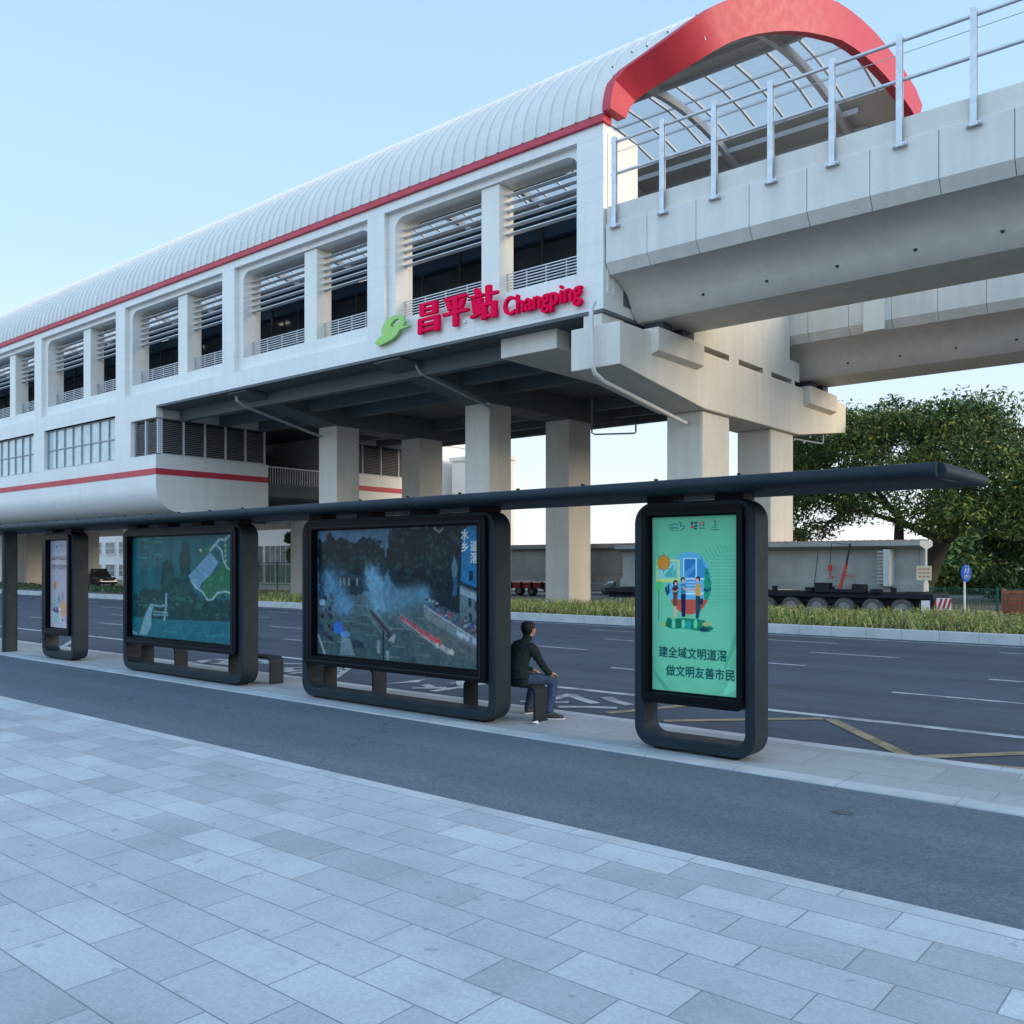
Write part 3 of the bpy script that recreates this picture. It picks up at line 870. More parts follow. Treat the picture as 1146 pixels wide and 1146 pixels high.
# ------------------------------------------------------------------ bus shelter roof
SH = thing("bus_shelter_roof", "long dark slab roof of the bus shelter resting on the poster panels", "shelter roof", (-15, 8.9, 0))
rp = MB()
hp = arc(8.07, 2.785, 0.065, 90, 270, 8)
prof = hp + [(8.35, 2.715), (9.45, 2.745)] + arc(9.66, 2.795, 0.045, -90, 90, 6) + [(9.3, 2.862), (8.4, 2.862)]
rp.prism(prof, 'x', -34.0, -2.12)
rp.tube([(-2.12, 8.1, 2.785), (-2.12, 9.64, 2.80)], [0.066, 0.055], 12)
rp.build("roof_panel", M['gun'], SH, smooth=40)
bl = MB()
x = -3.0
while x > -30:
    bl.tube([(x, 8.12, 2.845), (x, 8.12, 2.872)], 0.022, 8); x -= 0.92
bl.build("roof_bolt", M['gun_dark'], SH)
MB().prism(rrect(-22.16, -21.98, 8.42, 8.72, 0.05, 4), 'z', 0, 2.72).build("post", M['gun'], SH, smooth=40)
MB().prism(rrect(-32.06, -31.88, 8.42, 8.72, 0.05, 4), 'z', 0, 2.72).build("post", M['gun'], SH, smooth=40)

# ------------------------------------------------------------------ printed posters (flat art made of thin printed shapes)
RNG = np.random.RandomState(3)
LAT = RNG.rand(256, 256)
def vnoise(x, y):
    xi = np.floor(x).astype(int); yi = np.floor(y).astype(int)
    fx = x - xi; fy = y - yi
    fx = fx * fx * (3 - 2 * fx); fy = fy * fy * (3 - 2 * fy)
    g = lambda a, b: LAT[a & 255, b & 255]
    return (g(xi, yi) * (1 - fx) + g(xi + 1, yi) * fx) * (1 - fy) + (g(xi, yi + 1) * (1 - fx) + g(xi + 1, yi + 1) * fx) * fy
def fbm(x, y, o=4):
    t = 0; a = 0.5; n = 0
    for i in range(o):
        t = t + a * vnoise(x * 2 ** i + 17.3 * i, y * 2 ** i + 9.1 * i); n += a; a *= 0.55
    return t / n
def ink(name, rgb, k=1.0, var=0.0, scale=8, coat=0.0, alpha=0.0, rough=0.5):
    return (np.array([min(1, v * k) for v in lin(rgb)]), var, scale, alpha)
def print_mat(name, coat):
    m = bpy.data.materials.new(name); m.use_nodes = True
    p = m.node_tree.nodes["Principled BSDF"]
    at = m.node_tree.nodes.new("ShaderNodeAttribute"); at.attribute_name = "ink"
    m.node_tree.links.new(at.outputs["Color"], p.inputs["Base Color"])
    p.inputs["Roughness"].default_value = 0.5; p.inputs["Specular IOR Level"].default_value = 0.1
    p.inputs["Coat Weight"].default_value = coat; p.inputs["Coat Roughness"].default_value = 0.04
    return m
class Poster:
    """A printed sheet: its ink is laid down shape by shape on a fine grid and kept as the sheet's own colour."""
    def __init__(s, x0, x1, z0, z1, y, quad, res=0.008, coat=0.2, wrinkle=0.0):
        s.x0, s.x1, s.z0, s.z1, s.y, s.coat, s.wr = x0, x1, z0, z1, y, coat, wrinkle
        (tl, tr, bl, br) = quad
        A = []; B = []
        for (x, y_), (u, v) in zip((tl, tr, bl, br), ((0, 1), (1, 1), (0, 0), (1, 0))):
            A.append([u, v, 1, 0, 0, 0, -x * u, -x * v]); B.append(x)
            A.append([0, 0, 0, u, v, 1, -y_ * u, -y_ * v]); B.append(y_)
        h = np.linalg.solve(np.array(A, float), np.array(B, float))
        s.H = np.append(h, 1).reshape(3, 3)
        s.nx = int((x1 - x0) / res) + 1; s.ny = int((z1 - z0) / res) + 1
        s.U, s.V = np.meshgrid(np.linspace(0, 1, s.nx), np.linspace(0, 1, s.ny))
        s.c = np.zeros((s.ny, s.nx, 3))
        w_ = s.H[2, 0] * s.U + s.H[2, 1] * s.V + s.H[2, 2]
        s.X = (s.H[0, 0] * s.U + s.H[0, 1] * s.V + s.H[0, 2]) / w_
        s.Y = (s.H[1, 0] * s.U + s.H[1, 1] * s.V + s.H[1, 2]) / w_
        s.asp = (x1 - x0) / (z1 - z0)
        s.wx = fbm(s.U * 30 * s.asp, s.V * 30) - 0.5; s.wy = fbm(s.U * 30 * s.asp + 50, s.V * 30 + 31) - 0.5
    def blend(s, sl, a, m):
        rgb, var, sc, al = m
        a = a * (1 - al)
        f = 1.0
        if var:
            f = 1 + var * 2.2 * (fbm(s.U[sl] * sc * 3 * s.asp, s.V[sl] * sc * 3) - 0.5)
            f = np.clip(f, 0.1, 3)[..., None]
        s.c[sl] = s.c[sl] * (1 - a[..., None]) + rgb * f * a[..., None]
    def poly(s, pts, m, px=True, jag=0.0, sub=0):
        X, Y = (s.X, s.Y) if px else (s.U, s.V)
        pts = np.array(pts, float)
        pad = 2.2 * jag if px else 0.0
        ex = abs(X[s.ny // 2, s.nx // 2] - X[s.ny // 2, s.nx // 2 - 1]); ey = abs(Y[s.ny // 2, s.nx // 2] - Y[s.ny // 2 - 1, s.nx // 2])
        if not px:
            c0 = max(0, int(pts[:, 0].min() * (s.nx - 1)) - 1); c1 = min(s.nx, int(pts[:, 0].max() * (s.nx - 1)) + 3)
            r0 = max(0, int(pts[:, 1].min() * (s.ny - 1)) - 1); r1 = min(s.ny, int(pts[:, 1].max() * (s.ny - 1)) + 3)
            if r1 <= r0 or c1 <= c0: return
            return s.fill((slice(r0, r1), slice(c0, c1)), X, Y, pts, ex, ey, 0.0, m)
        inb = (X > pts[:, 0].min() - pad - ex) & (X < pts[:, 0].max() + pad + ex) & (Y > pts[:, 1].min() - pad - ey) & (Y < pts[:, 1].max() + pad + ey)
        r_ = np.where(inb.any(1))[0]; q_ = np.where(inb.any(0))[0]
        if not len(r_) or not len(q_): return
        sl = (slice(r_[0], r_[-1] + 1), slice(q_[0], q_[-1] + 1))
        s.fill(sl, X, Y, pts, ex, ey, jag, m)
    def fill(s, sl, X, Y, pts, ex, ey, jag, m):
        bx, by = X[sl], Y[sl]
        if jag:
            bx = bx + s.wx[sl] * jag * 4; by = by + s.wy[sl] * jag * 4
        acc = np.zeros(bx.shape)
        n = len(pts)
        for ox, oy in ((-.25, -.25), (.25, -.25), (-.25, .25), (.25, .25)):
            gx = bx + ox * ex; gy = by + oy * ey
            ins = np.zeros(bx.shape, bool)
            for i in range(n):
                (xa, ya), (xb, yb) = pts[i], pts[(i + 1) % n]
                if ya == yb: continue
                ins ^= ((ya > gy) != (yb > gy)) & (gx < (xb - xa) * (gy - ya) / (yb - ya) + xa)
            acc += ins
        s.blend(sl, acc / 4, m)
    def tone(s, rgb, k, grain=0.0):
        """the whole print leans towards one tint, softened and slightly mottled"""
        c = s.c
        c = (c + np.roll(c, 1, 0) + np.roll(c, -1, 0) + np.roll(c, 1, 1) + np.roll(c, -1, 1)) / 5
        c = c * (1 - k) + np.array(lin(rgb)) * k
        if grain:
            c = c * (1 + grain * 2 * (fbm(s.U * 40 * s.asp, s.V * 40, 3) - 0.5))[..., None]
        s.c = c
    def smoke(s, blobs, rgb, k):
        d = np.zeros(s.U.shape)
        for (cx, cy, rx, ry) in blobs:
            d += np.exp(-(((s.X + s.wx * 40 - cx) / rx) ** 2 + ((s.Y + s.wy * 40 - cy) / ry) ** 2) * 1.3)
        n = fbm(s.U * 9 * s.asp, s.V * 9, 5)
        a = np.clip(d * (0.15 + 1.5 * n) * k, 0, 0.85)
        s.c = s.c * (1 - a[..., None]) + np.array(lin(rgb)) * a[..., None]
    def rect(s, x0, y0, x1, y1, m):
        s.poly([(x0, y0), (x1, y0), (x1, y1), (x0, y1)], m)
    def ell(s, cx, cy, rx, ry, m, a0=0, a1=360, n=24):
        s.poly([(cx + rx * math.cos(R(a0 + (a1 - a0) * i / n)), cy + ry * math.sin(R(a0 + (a1 - a0) * i / n))) for i in range(n)], m)
    def line(s, pts, wd, m):
        for a, b in zip(pts, pts[1:]):
            d = Vector((b[0] - a[0], b[1] - a[1])); L_ = d.length or 1
            n = Vector((-d.y, d.x)) / L_ * wd / 2
            s.poly([(a[0] + n.x, a[1] + n.y), (b[0] + n.x, b[1] + n.y), (b[0] - n.x, b[1] - n.y), (a[0] - n.x, a[1] - n.y)], m)
    def text(s, body, u, v, wu, hv, m, bold=0.02, fit=True, vertical=False):
        """one line of lettering starting at (u,v) baseline, stretched to wu wide with letters hv high"""
        n = len(body); cu = wu / n
        for i, ch in enumerate(body):
            vs, fs = text_mesh(ch, 1.0)
            ou, ov = (u, v - i * hv * 1.12) if vertical else (u + i * cu, v)
            w_ = wu if vertical else cu
            for ox, oz in ((0, 0), (bold, 0), (-bold, 0), (0, bold), (0, -bold)):
                for f in fs:
                    s.poly([(ou + (vs[q][0] + ox) * w_, ov + (vs[q][1] + oz + 0.08) * hv / 0.93) for q in f], m, px=False)
    def build(s, parent):
        o3 = ORG[parent.name]
        c = s.c
        xs = s.x0 + s.U * (s.x1 - s.x0) - o3.x; zs = s.z0 + s.V * (s.z1 - s.z0) - o3.z
        dy = np.zeros(s.U.shape)
        if s.wr:
            dy = s.wr * (fbm(s.U * 2.2 + s.V * 1.5, s.V * 2.6 - s.U, 2) - 0.5) * 2 + s.wr * 0.8 * np.exp(-((s.U + s.V * 1.6 - 0.35) / 0.05) ** 2) + s.wr * np.exp(-((1 - s.U + s.V * 1.2 - 0.32) / 0.06) ** 2)
        ys = np.full(s.U.shape, s.y - o3.y) - dy
        co = np.stack([xs, ys, zs], -1).reshape(-1, 3)
        idx = np.arange(s.nx * s.ny).reshape(s.ny, s.nx)
        f = np.stack([idx[:-1, :-1], idx[:-1, 1:], idx[1:, 1:], idx[1:, :-1]], -1).reshape(-1, 4)
        me = bpy.data.meshes.new("poster")
        me.from_pydata(co.tolist(), [], f.tolist())
        at = me.color_attributes.new("ink", 'FLOAT_COLOR', 'POINT')
        at.data.foreach_set("color", np.concatenate([np.clip(c, 0, 1), np.ones((s.ny, s.nx, 1))], -1).astype(np.float32).ravel())
        me.materials.append(print_mat("printed sheet", s.coat))
        me.shade_smooth()
        o = bpy.data.objects.new("poster", me); COL.objects.link(o); o.parent = parent
        ORG[o.name] = o3.copy()
        return o

YP = 8.5     # front plane of the panel frames
def panel(x0, x1, label, poster_fn, px0, px1, pz0, pz1):
    cx = (x0 + x1) / 2
    P_ = thing("advertising_panel", label, "poster panel", (cx, YP + 0.15, 0), "poster panels under the shelter roof")
    f = MB()
    out_ = rrect(x0, x1, 0.03, 2.66, 0.22, 8); inn = rrect(x0 + 0.115, x1 - 0.115, 0.155, 2.545, 0.125, 8)
    ring(f, out_, inn, 'y', YP, YP + 0.31)
    f.build("frame", M['gun'], P_, bevel=0.012, smooth=35)
    b = MB()
    bo = rrect(x0 + 0.12, x1 - 0.12, 0.515, 2.60, 0.06, 4)
    bi = rrect(px0 - 0.02, px1 + 0.02, pz0 - 0.02, pz1 + 0.02, 0.02, 4)
    ring(b, bo, bi, 'y', YP - 0.055, YP + 0.05)
    b.prism(bo, 'y', YP + 0.052, YP + 0.36)
    bx = b.build("display_box", M['gun_dark'], P_, smooth=35)
    rm = MB()
    if x1 - x0 > 2: ring(rm, rrect(x0 + 0.20, x1 - 0.20, 0.565, 2.545, 0.03, 4), rrect(x0 + 0.215, x1 - 0.215, 0.58, 2.53, 0.03, 4), 'y', YP - 0.062, YP - 0.054)
    if x1 - x0 > 2: rm.build("trim_line", M['gun'], bx)
    for xx in (x0 + 0.35, x1 - 0.35):
        MB().box(xx - 0.14, xx + 0.14, YP + 0.06, YP + 0.25, 0.006, 0.032).build("foot_plate", M['gun_dark'], P_)
    n = 2 if x1 - x0 < 2 else 4
    for j in range(n):
        xx = x0 + 0.30 + (x1 - x0 - 0.6) * j / (n - 1)
        MB().box(xx - 0.16, xx + 0.16, YP + 0.03, YP + 0.28, 2.655, 2.728).build("roof_bracket", M['gun_dark'], P_)
    poster_fn(P_, px0, px1, pz0, pz1, YP + 0.045)
    return P_

def poster_green(par, x0, x1, z0, z1, y):
    p = Poster(x0, x1, z0, z1, y, ((62, 70), (1003, 35), (70, 2031), (1018, 2125)), 0.0045, 0.0, 0.006)
    BG = ink("mint", (110, 192, 152), 1.0, 0.08, 3)
    p.poly([(0, 0), (1, 0), (1, 1), (0, 1)], BG, px=False)
    lt = ink("mint light", (126, 208, 168), 1.05, 0.06, 3); dk = ink("mint deep", (80, 168, 130), 1.05, 0.06, 3)
    p.poly([(1000, 1300), (1010, 1480), (870, 1800), (860, 1740), (940, 1500)], dk)
    p.poly([(72, 1790), (150, 1880), (260, 2040), (200, 2030), (110, 1900)], dk)
    p.poly([(1010, 1880), (900, 1960), (840, 2090), (900, 2090), (1010, 2010)], lt)
    g = ink("logo grey", (40, 92, 100)); gr = ink("logo red", (190, 70, 60)); gb = ink("logo blue", (40, 70, 130))
    # row of three small marks across the top
    p.line([(250, 165), (300, 140), (345, 150)], 10, gb); p.line([(245, 185), (345, 185)], 12, g); p.line([(250, 212), (340, 212)], 7, g)
    p.line([(345, 120), (380, 130), (365, 165), (405, 160), (410, 190), (365, 215)], 9, g)
    p.rect(480, 115, 505, 150, gb); p.rect(515, 115, 553, 140, g); p.rect(478, 160, 515, 190, gr); p.rect(520, 150, 552, 175, gb); p.rect(515, 182, 548, 205, g)
    p.rect(572, 118, 596, 138, gr); p.rect(606, 115, 630, 135, gr); p.rect(572, 145, 596, 165, gr); p.rect(606, 145, 630, 165, g); p.rect(572, 185, 636, 194, g)
    p.line([(745, 90), (735, 120), (755, 125), (738, 150), (760, 165)], 9, g); p.line([(700, 205), (790, 205)], 9, g); p.line([(715, 180), (760, 180)], 7, g)
    # round scene: blue wall above, red floor below
    def disc(ya, yb, m, cx=470, cy=815, rx=242, ry=358):
        q = []
        for i in range(41):
            t = i / 40; yy = ya + (yb - ya) * t
            q.append((cx + rx * math.sqrt(max(0, 1 - ((yy - cy) / ry) ** 2)), yy))
        for i in range(41):
            t = 1 - i / 40; yy = ya + (yb - ya) * t
            q.append((cx - rx * math.sqrt(max(0, 1 - ((yy - cy) / ry) ** 2)), yy))
        p.poly(q, m)
    disc(458, 1000, ink("scene blue", (96, 176, 206)))
    disc(1000, 1172, ink("scene red", (196, 84, 70)))
    p.poly([(555, 540), (600, 545), (650, 650), (665, 755), (555, 755)], ink("window blue", (60, 140, 190)))
    wh = ink("print white", (200, 226, 232)); wb = ink("window deep", (44, 120, 178))
    p.rect(402, 528, 548, 772, wh); p.rect(412, 538, 535, 755, wb)
    p.poly([(412, 700), (535, 580), (535, 640), (440, 755), (412, 755)], ink("window glint", (80, 150, 196)))
    p.rect(548, 758, 635, 774, wh); p.rect(440, 780, 535, 920, ink("blind blue", (84, 150, 200)))
    for yy in (800, 835, 870, 905): p.rect(440, yy, 535, yy + 8, wh)
    p.rect(430, 922, 625, 945, wh)
    # framed chart
    yl = ink("frame yellow", (196, 214, 120)); p.rect(105, 545, 365, 805, yl); p.rect(120, 560, 345, 765, ink("chart pale", (140, 204, 190)))
    tl = ink("chart teal", (38, 156, 150))
    for i in range(8): p.rect(205 + i * 16, 745 - 40 - (i * 13) % 75 - i * 6, 216 + i * 16, 748, tl)
    # sun
    og = ink("sun orange", (216, 140, 48)); gd = ink("ray dark", (70, 90, 70))
    for a in range(0, 360, 45): p.line([(186 + 72 * math.cos(R(a)), 580 + 92 * math.sin(R(a))), (186 + 92 * math.cos(R(a)), 580 + 116 * math.sin(R(a)))], 7, gd)
    p.ell(186, 580, 68, 87, gd); p.ell(186, 580, 62, 80, og)
    # tree triangle, plants and bush
    p.poly([(95, 800), (140, 790), (182, 810), (165, 880), (135, 965), (110, 890)], ink("tree lime", (84, 196, 120)))
    p.rect(133, 900, 141, 1240, gd); nv = ink("plant navy", (22, 70, 90))
    for cx_, cy_, a in ((215, 885, -20), (240, 860, 15), (245, 905, 40), (228, 925, -35)):
        p.ell(cx_, cy_, 12, 34, nv)
    p.rect(228, 930, 234, 960, nv)
    gb_ = ink("bush green", (30, 150, 104)); gd2 = ink("bush deep", (16, 110, 84))
    p.poly([(640, 650), (670, 640), (690, 740), (712, 800), (700, 930), (660, 1010), (625, 1000), (632, 800)], gb_, jag=6, sub=3)
    for (a, b) in ((640, 890), (665, 900), (690, 885), (655, 700), (680, 780)): p.ell(a, b, 16, 20, gd2 if b < 850 else nv)
    # three people talking
    sk_ = ink("figure skin", (222, 170, 140)); hr = ink("figure hair", (36, 28, 36))
    p.ell(318, 812, 26, 34, hr); p.rect(296, 815, 342, 850, hr); p.ell(322, 822, 15, 20, sk_)
    p.poly([(288, 855), (345, 850), (355, 890), (335, 945), (298, 945), (280, 890)], ink("figure top", (60, 44, 52))); p.line([(285, 900), (318, 915), (350, 885)], 12, sk_)
    p.poly([(293, 940), (342, 940), (337, 1075), (292, 1075)], ink("figure skirt", (112, 70, 60)))
    p.rect(300, 1075, 312, 1200, sk_); p.rect(320, 1075, 332, 1200, sk_)
    p.ell(400, 775, 24, 30, hr); p.ell(404, 790, 17, 24, sk_); p.poly([(375, 825), (420, 815), (432, 870), (428, 945), (376, 945)], ink("figure teal", (46, 128, 150)))
    p.line([(395, 850), (430, 895), (525, 897)], 16, sk_); p.poly([(376, 940), (430, 940), (428, 1200), (388, 1200)], ink("figure navy", (22, 34, 70)))
    p.ell(562, 768, 25, 32, hr); p.ell(556, 785, 17, 24, sk_); p.poly([(538, 830), (585, 820), (600, 880), (590, 965), (534, 965)], ink("figure yellow", (212, 160, 60)))
    p.line([(550, 860), (505, 893)], 14, sk_); p.line([(588, 860), (585, 985)], 14, sk_)
    p.poly([(538, 960), (588, 960), (592, 1110), (572, 1220), (542, 1220)], nv); p.rect(560, 990, 618, 1060, ink("briefcase", (26, 56, 72)))
    # ground of leaves
    gr2 = ink("ground green", (22, 132, 92))
    p.poly([(190, 1290), (240, 1230), (430, 1215), (640, 1230), (735, 1330), (690, 1375), (500, 1350), (250, 1330)], gr2, jag=7, sub=3)
    p.ell(178, 1285, 36, 16, ink("leaf gold", (170, 180, 110))); p.ell(665, 1282, 52, 24, ink("leaf gold", (170, 180, 110)))
    for cx_ in (300, 405, 540): p.ell(cx_, 1280, 20, 52, ink("leaf pale", (110, 204, 160)))
    p.ell(690, 1335, 46, 18, gd2); p.ell(630, 1345, 55, 28, nv); p.ell(350, 1275, 34, 60, gd2); p.ell(250, 1265, 30, 60, gd2); p.ell(460, 1290, 30, 50, tl)
    dt = ink("dot green", (50, 150, 132))
    for r_ in range(15):
        for c_ in range(13):
            xx, yy = 655 + c_ * 28 + (r_ % 2) * 10, 505 + r_ * 38
            if xx < 1000 and (xx - 660) > max(0, 60 - r_ * 12) and yy < 1060: p.ell(xx, yy, 7, 7, dt, n=6)
    for j in range(9): p.line([(560 + j * 40, 470 - j * 20 if j < 5 else 370 + (j - 5) * 6), (640 + j * 36, 590 - j * 18)], 6, dt)
    tx = ink("text teal", (16, 74, 78))
    p.text("建全域文明道滘", 0.075, 0.193, 0.80, 0.062, tx, 0.028)
    p.text("做文明友善市民", 0.165, 0.088, 0.80, 0.062, tx, 0.028)
    p.build(par)

def poster_race(par, x0, x1, z0, z1, y):
    p = Poster(x0, x1, z0, z1, y, ((110, 160), (928, 130), (95, 757), (920, 830)), 0.007, 0.12)
    K = 0.85
    I = lambda n, c, v=0.15, s=8, a=0.0: ink("race " + n, c, K, v, s, 0.04, a, 0.35)
    p.poly([(0, 0), (1, 0), (1, 1), (0, 1)], I("sky", (74, 108, 128), 0.1, 2), px=False)
    p.poly([(95, 470), (300, 460), (650, 480), (925, 600), (925, 835), (90, 760)], I("water", (74, 92, 92), 0.25, 5))
    p.poly([(95, 560), (400, 560), (560, 640), (600, 800), (95, 765)], I("water green", (62, 84, 84), 0.3, 9))
    for i in range(26):
        a = rnd.uniform(100, 640); b = rnd.uniform(500, 770); L_ = rnd.uniform(30, 130)
        p.poly([(a, b), (a + L_, b + 5), (a + L_ * 0.8, b + 9), (a, b + 5)], I("ripple" + str(i % 3), ((96, 116, 114), (56, 80, 80), (110, 124, 118))[i % 3], 0.1, 9))
    TD = I("trees dark", (10, 24, 29), 0.6, 14); TM = I("trees mid", (26, 54, 56), 0.5, 18)
    p.poly([(105, 200), (150, 210), (165, 160), (195, 200), (240, 195), (300, 215), (345, 180), (400, 205), (450, 260), (462, 330), (440, 400), (410, 440), (300, 470), (110, 500)], TD, jag=9, sub=8)
    p.poly([(470, 150), (560, 145), (860, 130), (850, 400), (820, 560), (660, 500), (560, 470), (470, 400), (455, 300)], TD, jag=9, sub=8)
    def ragblob(cx, cy, rx, ry, m, n=22):
        p.poly([(cx + rx * rnd.uniform(0.55, 1.1) * math.cos(2 * math.pi * i / n), cy + ry * rnd.uniform(0.55, 1.1) * math.sin(2 * math.pi * i / n)) for i in range(n)], m, jag=7)
    for i in range(170):
        a, b = (rnd.uniform(120, 430), rnd.uniform(215, 430)) if i % 2 else (rnd.uniform(480, 820), rnd.uniform(165, 400))
        ragblob(a, b, rnd.uniform(5, 22), rnd.uniform(4, 17), (TM, I("trees olive", (34, 58, 50), 0.5, 18), I("trees black", (9, 22, 28), 0.4, 14))[i % 3], 14)
    # smoke over the river
    p.smoke(((185, 400, 50, 60), (215, 490, 55, 60), (160, 440, 34, 70), (240, 530, 46, 40)), (84, 130, 156), 0.85)
    p.smoke(((390, 400, 45, 60), (410, 460, 55, 80), (420, 520, 50, 40), (375, 365, 30, 36)), (108, 154, 176), 0.9)
    p.smoke(((490, 470, 110, 50), (570, 490, 90, 40), (600, 455, 60, 40), (500, 530, 90, 40)), (80, 116, 132), 0.6)
    p.smoke(((645, 490, 22, 55), (640, 450, 26, 30)), (84, 128, 150), 0.7)
    # low pavilion roofs by the water
    p.poly([(205, 385), (250, 360), (330, 380), (330, 400), (205, 400)], I("pavilion", (40, 60, 66), 0.2))
    for a in (215, 235, 258, 300): p.rect(a, 385, a + 8, 425, I("pavilion post", (120, 130, 130)))
    # tall blue banner and towers at the right edge
    p.poly([(838, 150), (930, 128), (926, 440), (825, 400)], I("banner blue", (30, 112, 158), 0.15, 5))
    p.poly([(780, 330), (795, 275), (812, 330), (806, 380), (784, 380)], I("tower pale", (84, 110, 126)))
    p.rect(786, 376, 806, 470, I("tower blue", (48, 84, 118)))
    p.rect(868, 350, 888, 400, I("tower dark", (18, 34, 46)))
    p.poly([(822, 405), (925, 445), (922, 700), (818, 560)], I("house grey", (96, 112, 118), 0.2, 7))
    p.poly([(822, 430), (922, 470), (922, 500), (820, 460)], I("house pale", (140, 158, 168)))
    p.poly([(815, 395), (928, 440), (926, 458), (812, 415)], I("eave", (22, 36, 44)))
    for (a, b) in ((862, 480), (895, 500), (865, 555), (898, 580)): p.rect(a, b, a + 16, b + 44, I("house window", (28, 44, 54)))
    # embankment, wall and crowd
    p.poly([(640, 520), (700, 560), (925, 690), (922, 740), (690, 610), (640, 570)], I("parapet", (116, 124, 124), 0.15))
    p.poly([(650, 575), (690, 615), (922, 742), (922, 822), (880, 790), (690, 670), (650, 620)], I("quay", (92, 98, 98), 0.2))
    p.poly([(640, 515), (920, 690), (920, 698), (640, 524)], I("rail pale", (156, 166, 170)))
    for i in range(46):
        a = rnd.uniform(650, 915); b = 505 + (a - 650) * 0.5 + rnd.uniform(-28, 28)
        c = rnd.choice([(120, 60, 76), (40, 70, 120), (30, 40, 46), (150, 80, 90), (140, 150, 156), (60, 60, 70)])
        p.ell(a, b, rnd.uniform(5, 13), rnd.uniform(5, 10), I("crowd%d%d%d" % c, c, 0.1), n=8)
    for (a, b) in ((830, 650), (880, 675), (800, 635)): p.poly([(a, b), (a + 34, b + 18), (a + 32, b + 42), (a, b + 22)], I("notice", (170, 180, 186)))
    # long boats
    def boat(pts, hull, crew, n, r_):
        (ax, ay), (bx, by) = pts
        d = Vector((bx - ax, by - ay)); nn = Vector((-d.y, d.x)).normalized()
        p.poly([(ax, ay), (ax + d.x * .5 + nn.x * 15, ay + d.y * .5 + nn.y * 15), (bx - 14 + nn.x * 8, by + nn.y * 8), (bx + 22, by - 4), (bx, by - 12), (ax + d.x * .5 - nn.x * 10, ay + d.y * .5 - nn.y * 10)], hull)
        for i in range(n):
            t = 0.06 + 0.78 * i / n
            for s_ in (-1, 1):
                xx, yy = ax + d.x * t + nn.x * 5 * s_, ay + d.y * t + nn.y * 5 * s_ - 7
                p.ell(xx, yy, r_ * (0.6 + t * .6), r_ * 1.5 * (0.6 + t * .6), crew, n=8)
                p.line([(xx, yy), (xx + nn.x * 22 * s_, yy + nn.y * 22 * s_ + 4)], 3, I("oar", (130, 140, 140)))
    boat(((505, 572), (770, 745)), I("hull pale", (158, 156, 150)), I("crew red", (196, 64, 68), 0.1), 17, 7)
    boat(((362, 545), (480, 685)), I("hull dark", (50, 52, 54)), I("crew dark", (38, 34, 40), 0.1), 14, 7)
    p.ell(706, 690, 9, 16, I("crew red", (196, 64, 68), 0.1)); p.ell(704, 712, 8, 14, I("notice", (170, 180, 186)))
    p.poly([(750, 752), (775, 725), (790, 745), (782, 760)], I("prow pale", (190, 184, 170))); p.poly([(455, 690), (485, 655), (494, 668), (486, 700)], I("prow grey", (150, 150, 148)))
    # bystanders with umbrellas lower left
    for i in range(26):
        a, b = rnd.uniform(110, 175), rnd.uniform(470, 690)
        p.ell(a, b, rnd.uniform(6, 13), rnd.uniform(8, 18), I("near crowd" + str(i % 3), ((24, 30, 38), (40, 56, 76), (70, 84, 96))[i % 3], 0.1), n=9)
    p.ell(125, 505, 16, 15, I("hat pale", (150, 172, 196))); p.ell(202, 630, 24, 30, I("umbrella blue", (46, 104, 190), 0.15)); p.ell(237, 662, 25, 18, I("umbrella pale", (92, 132, 176)))
    p.poly([(255, 705), (290, 685), (330, 700), (332, 728), (262, 730)], I("umbrella dark", (30, 48, 60))); p.poly([(215, 680), (262, 680), (285, 765), (210, 762)], I("coat pale", (112, 128, 134), 0.3, 12))
    p.line([(98, 660), (132, 757)], 9, I("rail pale", (156, 166, 170))); p.line([(432, 640), (430, 785)], 8, I("near crowd0", (24, 30, 38))); p.rect(398, 690, 414, 752, I("lantern", (130, 144, 146))); p.rect(444, 740, 460, 785, I("lantern", (130, 144, 146)))
    p.poly([(690, 130), (720, 158), (745, 140), (742, 150), (722, 170), (694, 150)], I("glint", (120, 132, 136))); p.line([(700, 118), (790, 135), (780, 108)], 5, I("glint", (120, 132, 136)))
    wt = I("brush white", (206, 206, 196), 0.05)
    for i in range(160):
        a, b = rnd.uniform(650, 900), rnd.uniform(120, 480)
        p.ell(a, b, rnd.uniform(1.5, 4), rnd.uniform(1.5, 4), I("leaf glint", (70, 100, 96), 0, 8, 0.5), n=6)
    p.tone((40, 70, 84), 0.10, 0.40)
    p.text("水乡", 0.895, 0.90, 0.042, 0.075, wt, 0.02, vertical=True)
    p.text("道滘", 0.945, 0.82, 0.042, 0.075, wt, 0.02, vertical=True)
    p.build(par)

